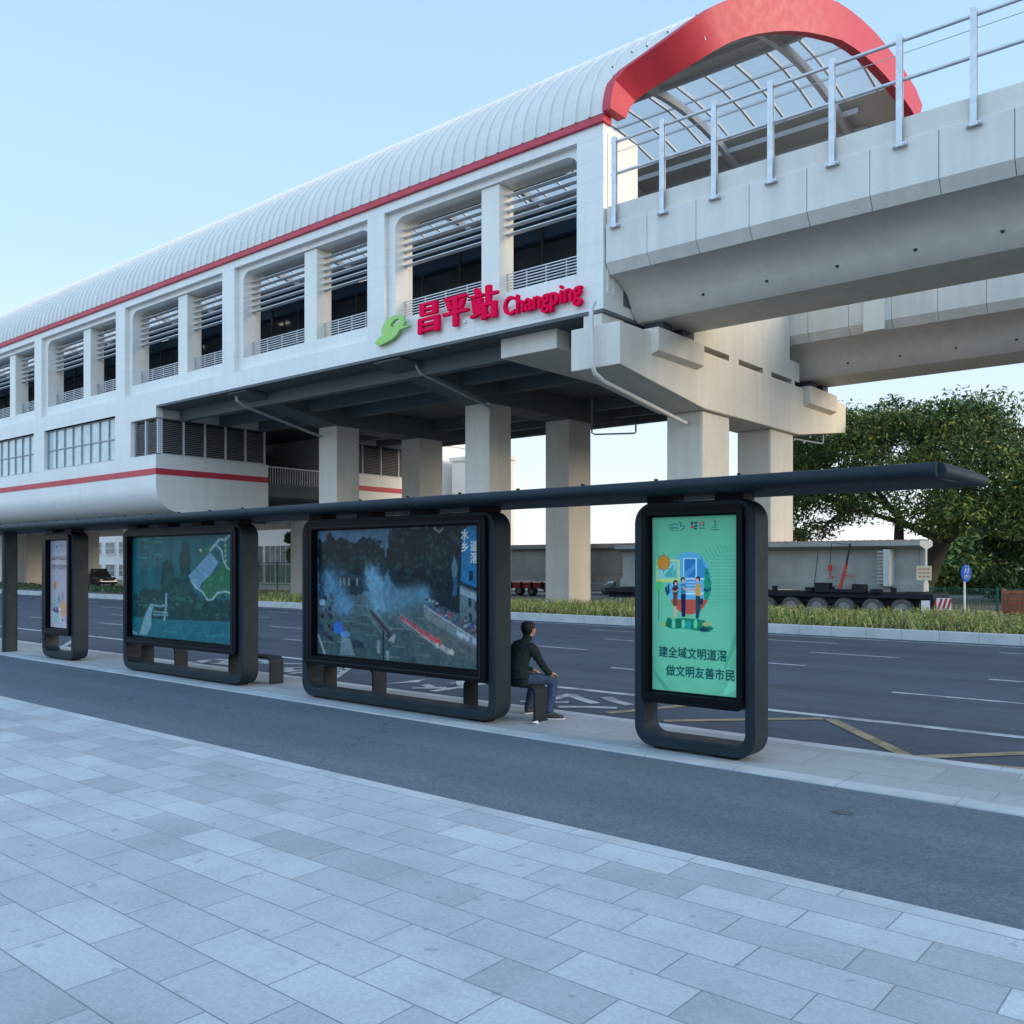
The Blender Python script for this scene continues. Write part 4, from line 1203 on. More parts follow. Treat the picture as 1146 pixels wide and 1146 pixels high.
def poster_map(par, x0, x1, z0, z1, y):
    p = Poster(x0, x1, z0, z1, y, ((88, 188), (712, 165), (65, 780), (700, 832)), 0.008, 0.12)
    K = 0.95
    I = lambda n, c, v=0.15, s=8, a=0.0: ink("lake " + n, c, K, v, s, 0.04, a, 0.35)
    p.poly([(0, 0), (1, 0), (1, 1), (0, 1)], I("teal", (8, 84, 92), 0.2, 2.5), px=False)
    for i in range(9):
        a = 95 + i * 44
        p.poly([(a, 185), (a + rnd.uniform(14, 30), 185), (a + rnd.uniform(10, 24), 520), (a - 6, 520)], I("teal streak" + str(i % 2), ((14, 98, 106), (6, 70, 80))[i % 2], 0.15, 3, 0.4))
    TD = I("woods", (12, 42, 46), 0.6, 16); TM = I("woods mid", (22, 66, 58), 0.5, 20)
    def rag(cx, cy, rx, ry, m, n=16):
        p.poly([(cx + rx * rnd.uniform(0.6, 1.1) * math.cos(2 * math.pi * i / n), cy + ry * rnd.uniform(0.6, 1.1) * math.sin(2 * math.pi * i / n)) for i in range(n)], m, jag=7)
    p.poly([(370, 290), (395, 215), (430, 220), (445, 300), (440, 420), (380, 430)], TD, jag=7, sub=6)
    p.poly([(255, 380), (290, 310), (330, 330), (345, 420), (300, 520), (255, 520)], TD, jag=7, sub=6)
    p.poly([(85, 540), (140, 490), (250, 500), (330, 430), (440, 420), (480, 560), (700, 560), (705, 690), (250, 690), (80, 660)], TD, jag=8, sub=6)
    for i in range(200):
        a, b = rnd.uniform(90, 700), rnd.uniform(520, 675)
        if i % 3 == 0: a, b = rnd.uniform(290, 440), rnd.uniform(390, 560)
        rag(a, b, rnd.uniform(5, 20), rnd.uniform(4, 14), (TM, I("woods light", (44, 92, 74), 0.5, 20), TD)[i % 3], 12)
    # lawn, sheds and winding paths of the plan
    p.poly([(520, 440), (600, 380), (640, 330), (712, 380), (708, 560), (640, 520), (560, 560), (500, 520)], I("lawn", (42, 104, 62), 0.25, 8), jag=3, sub=4)
    p.poly([(425, 415), (560, 275), (612, 330), (555, 415), (500, 460), (495, 490), (470, 480), (440, 440)], I("roofs", (116, 152, 176), 0.1, 6))
    for j in range(6): p.line([(450 + j * 24, 405 - j * 25), (500 + j * 22, 440 - j * 22)], 4, I("roof seam", (70, 108, 136)))
    p.poly([(500, 255), (545, 225), (580, 245), (525, 300), (495, 290)], I("field", (30, 92, 66), 0.2))
    p.line([(560, 265), (620, 195), (650, 200), (690, 165)], 14, I("path", (150, 172, 176)))
    P2 = I("path pale", (162, 182, 186))
    p.line([(440, 440), (470, 485), (510, 510), (540, 560), (570, 555), (600, 515), (650, 505), (708, 530)], 10, P2)
    p.line([(600, 230), (630, 260), (640, 320), (665, 370), (710, 385)], 8, P2)
    for i in range(14): p.ell(rnd.uniform(520, 700), rnd.uniform(420, 540), 5, 7, I("plan tree", (70, 130, 84)), n=7)
    p.poly([(495, 258), (508, 250), (510, 275)], I("marker", (200, 206, 180)))
    # water in front with the stepped bridge at the left
    p.poly([(68, 665), (250, 680), (705, 690), (702, 832), (66, 782)], I("front water", (22, 104, 116), 0.25, 6))
    for i in range(22):
        a, b = rnd.uniform(190, 640), rnd.uniform(700, 800); L_ = rnd.uniform(30, 110)
        p.poly([(a, b), (a + L_, b + 4), (a + L_, b + 7), (a, b + 4)], I("front ripple" + str(i % 2), ((60, 138, 146), (10, 80, 90))[i % 2]))
    BR = I("bridge", (128, 162, 170), 0.15)
    p.poly([(108, 775), (150, 650), (185, 585), (205, 592), (190, 640), (185, 720), (155, 780)], BR)
    p.line([(190, 592), (250, 600), (290, 590)], 12, BR); p.line([(196, 632), (292, 640)], 9, BR); p.line([(198, 650), (292, 655)], 7, BR); p.line([(285, 520), (282, 600), (268, 690)], 12, BR)
    p.poly([(66, 745), (100, 770), (90, 778), (66, 770)], BR)
    p.tone((6, 74, 72), 0.28, 0.35)
    # column lettering too small to read, and the mirrored bright marks at top left
    lt = I("fine text", (150, 156, 130), 0.05)
    for cx_ in (655, 690):
        for j in range(5):
            b = 200 + j * 30
            p.line([(cx_ - 8, b), (cx_ + 8, b - 2)], 4, lt); p.line([(cx_, b - 8), (cx_ - 2, b + 12)], 4, lt); p.line([(cx_ - 7, b + 10), (cx_ + 7, b + 8)], 3, lt)
    for (a, b, c) in ((140, 200, 40), (155, 245, 24), (230, 190, 40), (225, 215, 44), (220, 292, 46), (140, 310, 32)):
        p.line([(a, b), (a + c * .5, b - 6), (a + c, b + 3)], 8, I("bright mark", (56, 120, 124)))
    p.build(par)

def poster_pink(par, x0, x1, z0, z1, y):
    p = Poster(x0, x1, z0, z1, y, ((218, 230), (765, 205), (150, 2515), (720, 2590)))
    K = 0.95
    I = lambda n, c, v=0.08, s=5: ink("pink " + n, c, K, v, s, 0.05)
    p.poly([(0, 0), (1, 0), (1, 1), (0, 1)], I("paper", (168, 158, 166)), px=False)
    p.poly([(0, .86), (1, .86), (1, 1), (0, 1)], I("paper blue", (142, 150, 162)), px=False)
    p.poly([(0, .0), (1, .0), (1, .14), (0, .2)], I("paper pale", (182, 178, 184)), px=False)
    U = lambda pts, m, **k: p.poly(pts, m, px=False, **k)
    dk = I("fine text", (66, 64, 78), 0.1)
    for (a, b, w_) in ((.28, .93, .06), (.40, .945, .03), (.52, .94, .05), (.64, .945, .03)): U([(a, b - .02), (a + w_, b - .02), (a + w_, b + .02), (a, b + .02)], I("logo", (84, 96, 112)))
    # two lines of dark lettering, too small to make out: stroke groups only
    for row, (v0, v1) in enumerate(((.775, .815), (.672, .718))):
        for i in range(8):
            a = .05 + i * .113
            for q in range(5):
                if (q + i + row) % 4 != 3:
                    vv = v0 + (v1 - v0) * q / 4; U([(a + .006 * (q % 2), vv), (a + .09, vv), (a + .09, vv + .006), (a + .006 * (q % 2), vv + .006)], dk)
            for q in range(3):
                uu = a + .012 + .033 * q + .008 * ((i * 3 + q) % 3)
                U([(uu, v0 if (i + q) % 2 else v0 + .012), (uu + .012, v0), (uu + .012, v1), (uu, v1)], dk)
    def rag(cx, cy, rx, ry, m, n=14):
        U([(cx + rx * rnd.uniform(.65, 1.1) * math.cos(2 * math.pi * i / n), cy + ry * rnd.uniform(.65, 1.1) * math.sin(2 * math.pi * i / n)) for i in range(n)], m)
    rag(.24, .49, .10, .05, I("ochre", (178, 132, 96))); rag(.40, .50, .12, .03, I("sand", (182, 160, 128))); rag(.2, .46, .05, .04, I("rust", (160, 104, 80)))
    rag(.22, .28, .16, .07, I("sage", (142, 166, 164))); rag(.30, .10, .18, .06, I("mint", (140, 180, 172))); rag(.64, .22, .20, .11, I("peach", (206, 150, 112)))
    rag(.62, .26, .08, .04, I("amber", (222, 150, 82))); rag(.27, .20, .16, .04, I("plum", (92, 72, 104))); rag(.42, .33, .04, .05, I("slate", (84, 84, 104)))
    rag(.60, .37, .03, .05, I("brown", (122, 96, 90))); rag(.84, .32, .06, .05, I("rose", (176, 104, 112))); rag(.86, .20, .05, .10, I("slate", (84, 84, 104)))
    rag(.78, .10, .12, .05, I("lilac", (160, 150, 180))); rag(.46, .21, .08, .015, I("white", (216, 214, 212))); rag(.60, .09, .05, .02, I("slate", (84, 84, 104)))
    for i in range(16): rag(rnd.uniform(.15, .9), rnd.uniform(.05, .36), .03, .02, I(("sage", "peach", "plum", "white", "rose")[i % 5], (150, 150, 150)), 8)
    p.build(par)

panel(-20.22, -18.74, "narrow panel with a pale pink poster, farthest left beside the plain post", poster_pink, -19.9, -18.95, 0.66, 2.49)
panel(-16.70, -12.78, "wide panel with a teal aerial picture of lake, woods and lawn", poster_map, -16.42, -13.06, 0.66, 2.49)
panel(-11.22, -7.36, "wide panel with a photograph of long boats racing past smoke, beside the seated man", poster_race, -10.9, -7.64, 0.66, 2.49)
panel(-5.34, -3.93, "tall narrow panel with a mint green cartoon poster, nearest the shelter's open end", poster_green, -5.14, -4.13, 0.64, 2.50)

# ------------------------------------------------------------------ benches bent from flat steel
def bench(x0, x1, label):
    B = thing("bench", label, "bench", ((x0 + x1) / 2, 9.13, 0), "low bent steel benches behind the poster panels")
    y0, y1, h, r, t = 9.0, 9.26, 0.45, 0.10, 0.035
    s = MB()
    outer = arc(x1 - r, h - r, r, 0, 90, 6) + arc(x0 + r, h - r, r, 90, 180, 6)
    inner = arc(x1 - r, h - r, r - t, 0, 90, 6) + arc(x0 + r, h - r, r - t, 90, 180, 6)
    n = len(outer)
    vs = [(a, y, b) for y in (y0, y1) for lp in (outer, inner) for a, b in lp]
    fs = []
    for i in range(n - 1):
        fs += [(i, i + 1, n + i + 1, n + i), (2 * n + i, 3 * n + i, 3 * n + i + 1, 2 * n + i + 1), (i, 2 * n + i, 2 * n + i + 1, i + 1), (n + i, n + i + 1, 3 * n + i + 1, 3 * n + i)]
    fs += [(0, n, 3 * n, 2 * n), (n - 1, 3 * n - 1, 4 * n - 1, 2 * n - 1)]
    s.add(vs, fs)
    s.build("seat", M['bench'], B, smooth=35)
    for xa in (x0, x1 - t):
        MB().box(xa, xa + t, y0, y1, 0.0, h - r - 0.001).build("leg", M['bench'], B)
    for xa in (x0 - 0.03, x1 - 0.07):
        MB().box(xa, xa + 0.10, y0 + 0.03, y1 - 0.03, 0.0, 0.012).build("foot_plate", M['bench'], B)
bench(-16.97, -15.70, "low dark bench behind the teal lake poster, its left one")
bench(-13.95, -12.72, "low dark bench sticking out to the right of the teal lake poster")
bench(-11.36, -10.17, "low dark bench behind the left half of the boat race poster")
bench(-8.36, -7.12, "low dark bench the man sits on beside the boat race poster")

# ------------------------------------------------------------------ the seated man
def loft(mb, pts, side, n=14, mi=0):
    """pts: (centre, half width along side, half depth across); closed tapered tube of elliptical rings"""
    rings = []
    P = [Vector(p[0]) for p in pts]
    for i, (c, a, b) in enumerate(pts):
        d = (P[min(i + 1, len(P) - 1)] - P[max(i - 1, 0)]).normalized()
        sd = Vector(side); sd = (sd - d * sd.dot(d)).normalized()
        ot = d.cross(sd).normalized()
        rings.append([P[i] + sd * a * math.cos(2 * math.pi * k / n) + ot * b * math.sin(2 * math.pi * k / n) for k in range(n)])
    vs = [v for r_ in rings for v in r_]
    fs = [(i * n + k, i * n + (k + 1) % n, (i + 1) * n + (k + 1) % n, (i + 1) * n + k) for i in range(len(P) - 1) for k in range(n)]
    fs += [tuple(range(n))[::-1], tuple((len(P) - 1) * n + k for k in range(n))]
    mb.add(vs, fs, mi)
def remesh(name, mb, voxel, parent, mats, classify, smooth_it=4):
    o = mb.build(name, mats, parent)
    o.data.polygons.foreach_set("material_index", [0] * len(o.data.polygons))
    r_ = o.modifiers.new("r", 'REMESH'); r_.mode = 'VOXEL'; r_.voxel_size = voxel
    sm = o.modifiers.new("s", 'SMOOTH'); sm.factor = 0.5; sm.iterations = smooth_it
    dg = bpy.context.evaluated_depsgraph_get()
    me = bpy.data.meshes.new_from_object(o.evaluated_get(dg))
    o.modifiers.clear()
    old = o.data; o.data = me; bpy.data.meshes.remove(old)
    me.materials.clear()
    for m in mats: me.materials.append(m)
    o3 = ORG[o.name]
    for f in me.polygons:
        f.material_index = classify(f.center + o3)
        f.use_smooth = True
    me.name = name
    return o
PS = thing("person", "man in a dark sweater and blue jeans sitting on the bench, seen from behind", "person", (-7.4, 9.1, 0))
F = Vector((0.292, 0.956, 0)); S = Vector((0.956, -0.292, 0)); Z = Vector((0, 0, 1))   # facing, his right, up
O = Vector((-7.44, 9.06, 0))
def L(f, s, z):
    return O + F * f + S * s + Z * z
body = MB(); labels = []
def limb(pts, side, lab):
    loft(body, pts, side)
    for a, b in zip(pts, pts[1:]):
        labels.append((Vector(a[0]), Vector(b[0]), max(a[1], a[2]), max(b[1], b[2]), lab))
SW, JE, SK, SHO = 0, 1, 2, 3
limb([(L(0.02, 0, 0.44), .16, .10), (L(0.0, 0, 0.52), .185, .125), (L(-0.02, 0, 0.60), .175, .12)], S, JE)
limb([(L(-0.02, 0, 0.54), .200, .138), (L(-0.035, 0, 0.66), .192, .132), (L(-0.015, 0, 0.78), .202, .130), (L(0.035, 0, 0.89), .215, .124), (L(0.08, 0, 0.96), .180, .100), (L(0.10, 0, 0.99), .10, .066)], S, SW)
limb([(L(0.112, 0, 1.0), .060, .060), (L(0.135, 0.004, 1.06), .056, .060)], S, SK)
limb([(L(0.13, 0.0, 1.055), .060, .066), (L(0.15, 0.006, 1.10), .074, .088), (L(0.15, 0.006, 1.15), .078, .096), (L(0.142, 0.006, 1.20), .068, .085), (L(0.135, 0.006, 1.228), .040, .05)], S, SK)
HC = L(0.15, 0.006, 1.14)
FH = (F * 0.97 - S * 0.24).normalized(); SHd = (S * 0.97 + F * 0.24).normalized()
limb([(HC + FH * 0.085 - Z * 0.01, .010, .016), (HC + FH * 0.115 - Z * 0.022, .012, .014)], SHd, SK)          # nose
limb([(HC + FH * 0.06 - Z * 0.055, .035, .03), (HC + FH * 0.085 - Z * 0.075, .022, .02)], SHd, SK)             # chin
for s_ in (-1, 1):
    limb([(HC + SHd * 0.078 * s_ - Z * 0.03, .010, .016), (HC + SHd * 0.088 * s_ + Z * 0.02, .010, .022)], FH, SK)  # ears
# arms: shoulders, elbows, wrists resting on the knees
for s_ in (-1, 1):
    limb([(L(0.06, .14 * s_, 0.945), .066, .074), (L(0.09, .205 * s_, 0.895), .066, .072), (L(0.16, .245 * s_, 0.76), .05, .052), (L(0.235, .25 * s_, 0.655), .045, .047),
          (L(0.30, .225 * s_, 0.605), .040, .042), (L(0.345, .21 * s_, 0.590), .034, .036)], S, SW)
    wr = L(0.345, .21 * s_, 0.590)
    limb([(wr, .028, .024), (L(0.385, .205 * s_, 0.578), .040, .020), (L(0.42, .20 * s_, 0.565), .040, .018)], S, SK)
    for q, ln in enumerate((0.062, 0.074, 0.078, 0.066)):
        o_ = (q - 1.5) * 0.019
        limb([(L(0.41, .20 * s_ + o_, 0.568), .009, .009), (L(0.41 + ln * .6, .198 * s_ + o_ * 1.1, 0.552), .0085, .0085), (L(0.41 + ln * .88, .196 * s_ + o_ * 1.12, 0.522), .0075, .0075)], S, SK)
    limb([(L(0.37, .18 * s_, 0.575), .011, .011), (L(0.40, .158 * s_, 0.56), .010, .010), (L(0.425, .148 * s_, 0.545), .008, .008)], S, SK)
# legs: thighs along the bench, shins down to the paving, feet turned a little outwards
for s_, kx, kz, ax, as_ in ((1, 0.40, 0.485, 0.30, .235), (-1, 0.42, 0.48, 0.34, .27)):
    hip = L(0.03, .09 * s_, 0.515)
    limb([(hip, .098, .088), (L(0.20, .135 * s_, 0.512), .088, .078), (L(kx - 0.05, (.19 if s_ > 0 else .235) * s_, kz + 0.01), .070, .066), (L(kx + 0.015, (.20 if s_ > 0 else .25) * s_, kz - 0.03), .064, .062)], S, JE)
    kq = .20 if s_ > 0 else .25
    limb([(L(kx, kq * s_, kz - 0.005), .064, .062), (L(kx - 0.02, (kq + .005) * s_, 0.36), .066, .070), (L(kx - 0.05, .215 * s_ if s_ > 0 else -.265, 0.22), .062, .064), (L(ax, as_ * s_, 0.085), .062, .066)], S, JE)
    toe = (F * 0.82 + S * 0.57 * s_).normalized() if s_ > 0 else (F * 0.98 - S * 0.15).normalized()
    tl_ = Vector((toe.y, -toe.x, 0))
    a0 = L(ax, as_ * s_, 0)
    limb([(a0 - toe * 0.055 + Z * 0.055, .036, .045), (a0 + Z * 0.06, .042, .056), (a0 + toe * 0.08 + Z * 0.045, .046, .040), (a0 + toe * 0.155 + Z * 0.032, .046, .028), (a0 + toe * 0.20 + Z * 0.026, .032, .02)], tl_, SHO)
    sole = MB()
    sp = [(-0.095, -.028), (-0.095, .028), (-0.03, .044), (0.10, .050), (0.19, .036), (0.22, 0), (0.19, -.036), (0.10, -.050), (-0.03, -.044)]
    lo = [a0 + toe * a + tl_ * b + Z * 0.001 for a, b in sp]; hi = [v + Z * 0.016 for v in lo]
    n = len(sp)
    sole.add(lo + hi, [tuple(range(n))[::-1], tuple(range(n, 2 * n))] + [(i, (i + 1) % n, n + (i + 1) % n, n + i) for i in range(n)])
    sole.build("shoe_sole", M['sole'], PS)
def classify(c):
    best, bl_ = 1e9, 0
    for a, b, ra_, rb_, lab in labels:
        d = b - a; t = max(0, min(1, (c - a).dot(d) / max(d.length_squared, 1e-9)))
        q = (c - (a + d * t)).length / (ra_ + (rb_ - ra_) * t)
        if q < best: best, bl_ = q, lab
    return bl_
pb = remesh("body", body, 0.0085, PS, [M['sweater'], M['jeans'], M['skin'], M['shoe']], classify, 5)
nrm_ = [v.normal.copy() for v in pb.data.vertices]
for v, vn in zip(pb.data.vertices, nrm_):
    q = v.co.copy()
    amp = 0.006 if q.z > 0.12 else 0.0
    v.co = q + vn * (amp * (mnoise.noise(Vector((q.x * 14, q.y * 14, q.z * 30))) + 0.6 * mnoise.noise(q * 38)))
# hair cap with a ragged hairline
hm = MB()
loft(hm, [(HC - FH * 0.052 - Z * 0.062, .046, .036), (HC - FH * 0.040 - Z * 0.035, .068, .060), (HC - FH * 0.022 + Z * 0.0, .084, .092), (HC - FH * 0.012 + Z * 0.045, .088, .104), (HC - FH * 0.006 + Z * 0.085, .076, .094), (HC - FH * 0.004 + Z * 0.112, .04, .05)], SHd, 16)
ho = remesh("hair", hm, 0.009, PS, [M['hair']], lambda c: 0, 3)
nrm_ = [v.normal.copy() for v in ho.data.vertices]
for v, vn in zip(ho.data.vertices, nrm_):
    d = mnoise.noise(v.co * 55) * 0.007 + mnoise.noise(Vector((v.co.x * 120, v.co.y * 120, v.co.z * 30))) * 0.005
    v.co += vn * d
eyes = MB()
for s_ in (-1, 1):
    c = HC + FH * 0.083 + SHd * 0.03 * s_ + Z * 0.008
    eyes.tube([c - FH * 0.004, c + FH * 0.006], [0.011, 0.007], 8)
eyes.build("eye", M['hair'], PS)

# ------------------------------------------------------------------ concrete beams and the trailer behind the piers
def tbeam(x0, x1, yc, z0, h, label, dia):
    T = thing("precast_beam", label, "concrete beam", ((x0 + x1) / 2, yc, z0), "precast T beams waiting behind the station")
    b = MB()
    b.prism([(yc - 0.35, z0), (yc + 0.35, z0), (yc + 0.35, z0 + 0.28), (yc + 0.13, z0 + 0.5), (yc + 0.13, z0 + h - 0.34), (yc + 0.85, z0 + h - 0.2), (yc + 0.85, z0 + h),
             (yc - 0.85, z0 + h), (yc - 0.85, z0 + h - 0.2), (yc - 0.13, z0 + h - 0.34), (yc - 0.13, z0 + 0.5), (yc - 0.35, z0 + 0.28)], 'x', x0, x1)
    b.build("beam_body", M['beam'], T, bevel=0.01)
    MB().prism([(yc - 0.34, z0 + 0.01), (yc + 0.34, z0 + 0.01), (yc + 0.34, z0 + 0.27), (yc + 0.12, z0 + 0.5), (yc + 0.12, z0 + h - 0.34), (yc + 0.84, z0 + h - 0.2), (yc + 0.84, z0 + h - 0.01),
             (yc - 0.84, z0 + h - 0.01), (yc - 0.84, z0 + h - 0.2), (yc - 0.12, z0 + h - 0.34), (yc - 0.12, z0 + 0.5), (yc - 0.34, z0 + 0.27)], 'x', x1 + 0.001, x1 + 0.02).build("end_face", M['beam_pale'], T)  # paler sheet: light falling on the beam's end is put into its colour
    for xd in dia:
        MB().box(xd - 0.13, xd + 0.13, yc - 0.75, yc - 0.14, z0 + 0.2, z0 + h - 0.33).build("diaphragm", M['beam_pale'], T, bevel=0.02)
        rb_ = MB()
        z = z0 + 0.3
        while z < z0 + h - 0.35:
            rb_.box(xd - 0.36, xd - 0.131, yc - 0.72, yc - 0.2, z, z + 0.075)
            z += 0.135
        rb_.build("shear_key", M['beam'], T)
    lp = MB()
    x = x0 + 0.2
    while x < x1:
        lp.box(x - 0.02, x + 0.02, yc - 0.5, yc + 0.5, z0 + h, z0 + h + 0.05); x += 0.3
    lp.build("rebar", M['rebar'], T)
tbeam(-24.0, -10.2, 37.25, 0.92, 1.98, "grey precast T beam lying on the trailer behind the pier, its pale end near the tree", (-11.45, -20.5))
tbeam(-43.0, -26.2, 43.2, 1.0, 2.1, "grey precast T beam seen between the station columns with its end by the mint poster", (-27.0,))

TR = thing("flatbed_trailer", "black multi-axle flatbed trailer carrying the grey concrete beam", "trailer", (-17, 37.3, -0.17))
d = MB()
d.box(-24.4, -9.9, 36.15, 38.4, 0.66, 0.86)
d.box(-24.4, -9.9, 36.5, 36.7, 0.42, 0.66); d.box(-24.4, -9.9, 37.9, 38.1, 0.42, 0.66)
d.box(-9.9, -9.65, 36.2, 38.35, 0.3, 0.86)
d.build("deck", M['deck'], TR, bevel=0.02)
def wheel(parent, x, y0, y1, z, r, tyre_m, rim_m, name="wheel"):
    t = MB()
    w = y1 - y0
    pr = [(y0 + 0.02, r * 0.55), (y0, r * 0.72), (y0 + w * 0.08, r * 0.95), (y0 + w * 0.22, r), (y1 - w * 0.22, r), (y1 - w * 0.08, r * 0.95), (y1, r * 0.72), (y1 - 0.02, r * 0.55)]
    n = 22
    vs = [(x + q * math.cos(2 * math.pi * k / n), y, z + q * math.sin(2 * math.pi * k / n)) for (y, q) in pr for k in range(n)]
    m = len(pr)
    fs = [(i * n + k, i * n + (k + 1) % n, ((i + 1) % m) * n + (k + 1) % n, ((i + 1) % m) * n + k) for i in range(m) for k in range(n)]
    t.add(vs, fs)
    o = t.build(name, tyre_m, parent, smooth=40)
    h = MB()
    h.tube([(x, y0 + 0.03, z), (x, y0 + 0.05, z)], r * 0.56, 18)
    h.tube([(x, y0 - 0.01, z), (x, y0 + 0.04, z)], r * 0.2, 12)
    for k in range(6):
        a = k * math.pi / 3
        h.tube([(x + r * .36 * math.cos(a), y0 + 0.015, z + r * .36 * math.sin(a)), (x + r * .36 * math.cos(a), y0 + 0.04, z + r * .36 * math.sin(a))], r * 0.07, 6)
    h.build("rim", rim_m, o, smooth=40)
    return o
for j in range(9):
    wheel(TR, -10.8 - 1.1 * j, 36.2, 36.62, 0.25, 0.42, M['dusty'], M['rim'])
    wheel(TR, -10.8 - 1.1 * j, 37.95, 38.37, 0.25, 0.42, M['dusty'], M['rim'])
MB().box(-9.64, -9.60, 36.3, 36.75, 0.42, 0.62).build("tail_light", M['lamp_red'], TR)
MB().box(-10.05, -9.75, 36.10, 36.14, 0.2, 0.62).build("mud_flap", M['white'], TR)
for j in range(4):
    MB().box(-11.2 - j * 2.4, -11.0 - j * 2.4, 36.2, 36.32, 0.862, 1.08).build("deck_stake", M['deck'], TR)
CR = thing("deck_crane", "small red and black crane with hook standing on the trailer deck before the beam", "crane", (-13.0, 36.1, 0.86))
c = MB()
c.box(-14.1, -13.5, 35.95, 36.35, 0.862, 1.24); c.box(-11.9, -11.5, 36.0, 36.3, 0.862, 1.02); c.box(-14.5, -14.2, 36.0, 36.3, 0.862, 1.05); c.box(-12.6, -12.1, 35.95, 36.35, 0.862, 1.2); c.box(-13.5, -12.6, 36.0, 36.3, 0.862, 1.0)
c.build("base", M['deck'], CR, bevel=0.02)
MB().bar((-13.12, 36.1, 1.0), (-12.85, 36.1, 2.0), 0.10, 0.12).build("boom", M['red'], CR, bevel=0.01)
MB().bar((-12.85, 36.1, 2.0), (-12.7, 36.1, 2.80), 0.06, 0.08).build("mast_tip", M['black'], CR)
h = MB(); h.tube([(-13.45, 36.1, 2.85), (-13.5, 36.1, 1.9)], 0.012, 6); h.tube([(-14.0, 36.1, 2.4), (-14.15, 36.1, 1.18)], 0.015, 6); h.tube([(-12.72, 36.1, 2.75), (-13.45, 36.1, 2.85)], 0.012, 6)
h.build("cable", M['black'], CR)
h = MB(); h.tube([(-13.5, 36.1, 1.95), (-13.5, 36.1, 1.72)], 0.09, 8); h.tube([(-13.5, 36.1, 1.72), (-13.5, 36.1, 1.5), (-13.44, 36.1, 1.42), (-13.38, 36.1, 1.5)], 0.03, 6)
h.build("hook_block", M['red'], CR)
MB().bar((-12.95, 36.02, 1.55), (-12.55, 36.02, 1.5), 0.05, 0.05).build("control_handle", M['red'], CR)
YS = thing("hanging_plate", "pale yellow plate with red lettering lines hung on the beam's pale end", "sign plate", (-9.9, 36.6, 1.6))
MB().box(-10.25, -9.72, 36.20, 36.23, 1.38, 1.92).build("plate", M['yellow_sign'], YS)
l = MB()
for z in (1.80, 1.66, 1.52):
    for j in range(3):
        l.box(-10.18 + j * 0.145, -10.07 + j * 0.145, 36.192, 36.199, z - 0.03, z + 0.03)
l.build("lettering", mat("faded red print", (0.5, 0.18, 0.13), 0.6), YS)
MB().bar((-10.15, 36.22, 1.92), (-10.18, 36.3, 2.65), 0.012, 0.012).build("cord", M['black'], YS)
RM = thing("warning_marker", "small red and white warning board at the trailer's rear corner", "warning board", (-9.4, 36.3, 0))
MB().box(-9.56, -9.06, 36.30, 36.33, 0.28, 0.72).build("board", M['white'], RM)
q = MB()
for j in range(3):
    q.prism([(-9.54 + j * 0.16, 0.3), (-9.46 + j * 0.16, 0.3), (-9.34 + j * 0.16, 0.7), (-9.42 + j * 0.16, 0.7)], 'y', 36.285, 36.298)
q.build("stripe", M['lamp_red'], RM)
MB().box(-9.33, -9.29, 36.34, 36.38, -0.17, 0.6).build("stand", M['deck'], RM)

# ------------------------------------------------------------------ road sign, barrier, fences
BS = thing("road_sign", "round blue bicycle and walker sign on a thin grey pole by the verge", "road sign", (-7.96, 33.6, 0))
sx, sy = -7.96, 33.6
MB().tube([(sx, sy, 0.05), (sx, sy, 1.95)], 0.035, 10).build("pole", M['steel'], BS)
nrm = Vector((0.94, -0.34, 0)).normalized(); tg = Vector((nrm.y * -1, nrm.x, 0))
def disc_pts(r, off, n=28): return [Vector((sx, sy, 1.68)) + nrm * off + tg * r * math.cos(2 * math.pi * k / n) + Z * r * math.sin(2 * math.pi * k / n) for k in range(n)]
dd = MB(); n = 28
dd.add(disc_pts(0.29, 0.05) + disc_pts(0.29, 0.075), [tuple(range(n))[::-1], tuple(range(n, 2 * n))] + [(i, (i + 1) % n, n + (i + 1) % n, n + i) for i in range(n)])
dd.build("sign_face", M['blue_sign'], BS)
sy_ = MB()
def sp(a, b): return Vector((sx, sy, 1.68)) + nrm * 0.082 + tg * a + Z * b
def sline(pts, wd):
    for a, b in zip(pts, pts[1:]): sy_.bar(sp(*a), sp(*b), wd, wd * 0.3)
for ox, oz in ((-0.08, 0.02), (0.07, 0.02)):
    sline([(ox, oz + 0.06), (ox, oz + 0.16)], 0.06); sline([(ox, oz + 0.19), (ox, oz + 0.23)], 0.05)
    sline([(ox, oz + 0.07), (ox - 0.045, oz - 0.02)], 0.03); sline([(ox, oz + 0.07), (ox + 0.045, oz - 0.02)], 0.03)
for ox in (-0.08, 0.08):
    sline([(ox + 0.06 * math.cos(a * math.pi / 4), -0.13 + 0.06 * math.sin(a * math.pi / 4)) for a in range(9)], 0.02)
sline([(-0.08, -0.13), (-0.02, -0.06), (0.06, -0.06), (0.08, -0.13)], 0.02); sline([(0.0, -0.13), (-0.03, -0.05)], 0.02)
sy_.build("symbol", M['white'], BS)
OB = thing("site_barrier", "orange red construction barrier standing behind the green fence at the right edge", "barrier", (-6.5, 44, -0.17))
b = MB(); b.box(-8.85, -4.2, 43.9, 44.15, -0.17, 0.85)
for j in range(10): b.box(-8.8 + j * 0.5, -8.66 + j * 0.5, 43.84, 43.9, -0.1, 0.8)
b.box(-8.85, -4.2, 43.83, 43.9, 0.72, 0.85)
b.build("panel", M['orange'], OB, bevel=0.015)
MB().box(-8.9, -8.82, 43.8, 44.2, -0.17, 0.9).build("post", M['orange'], OB)
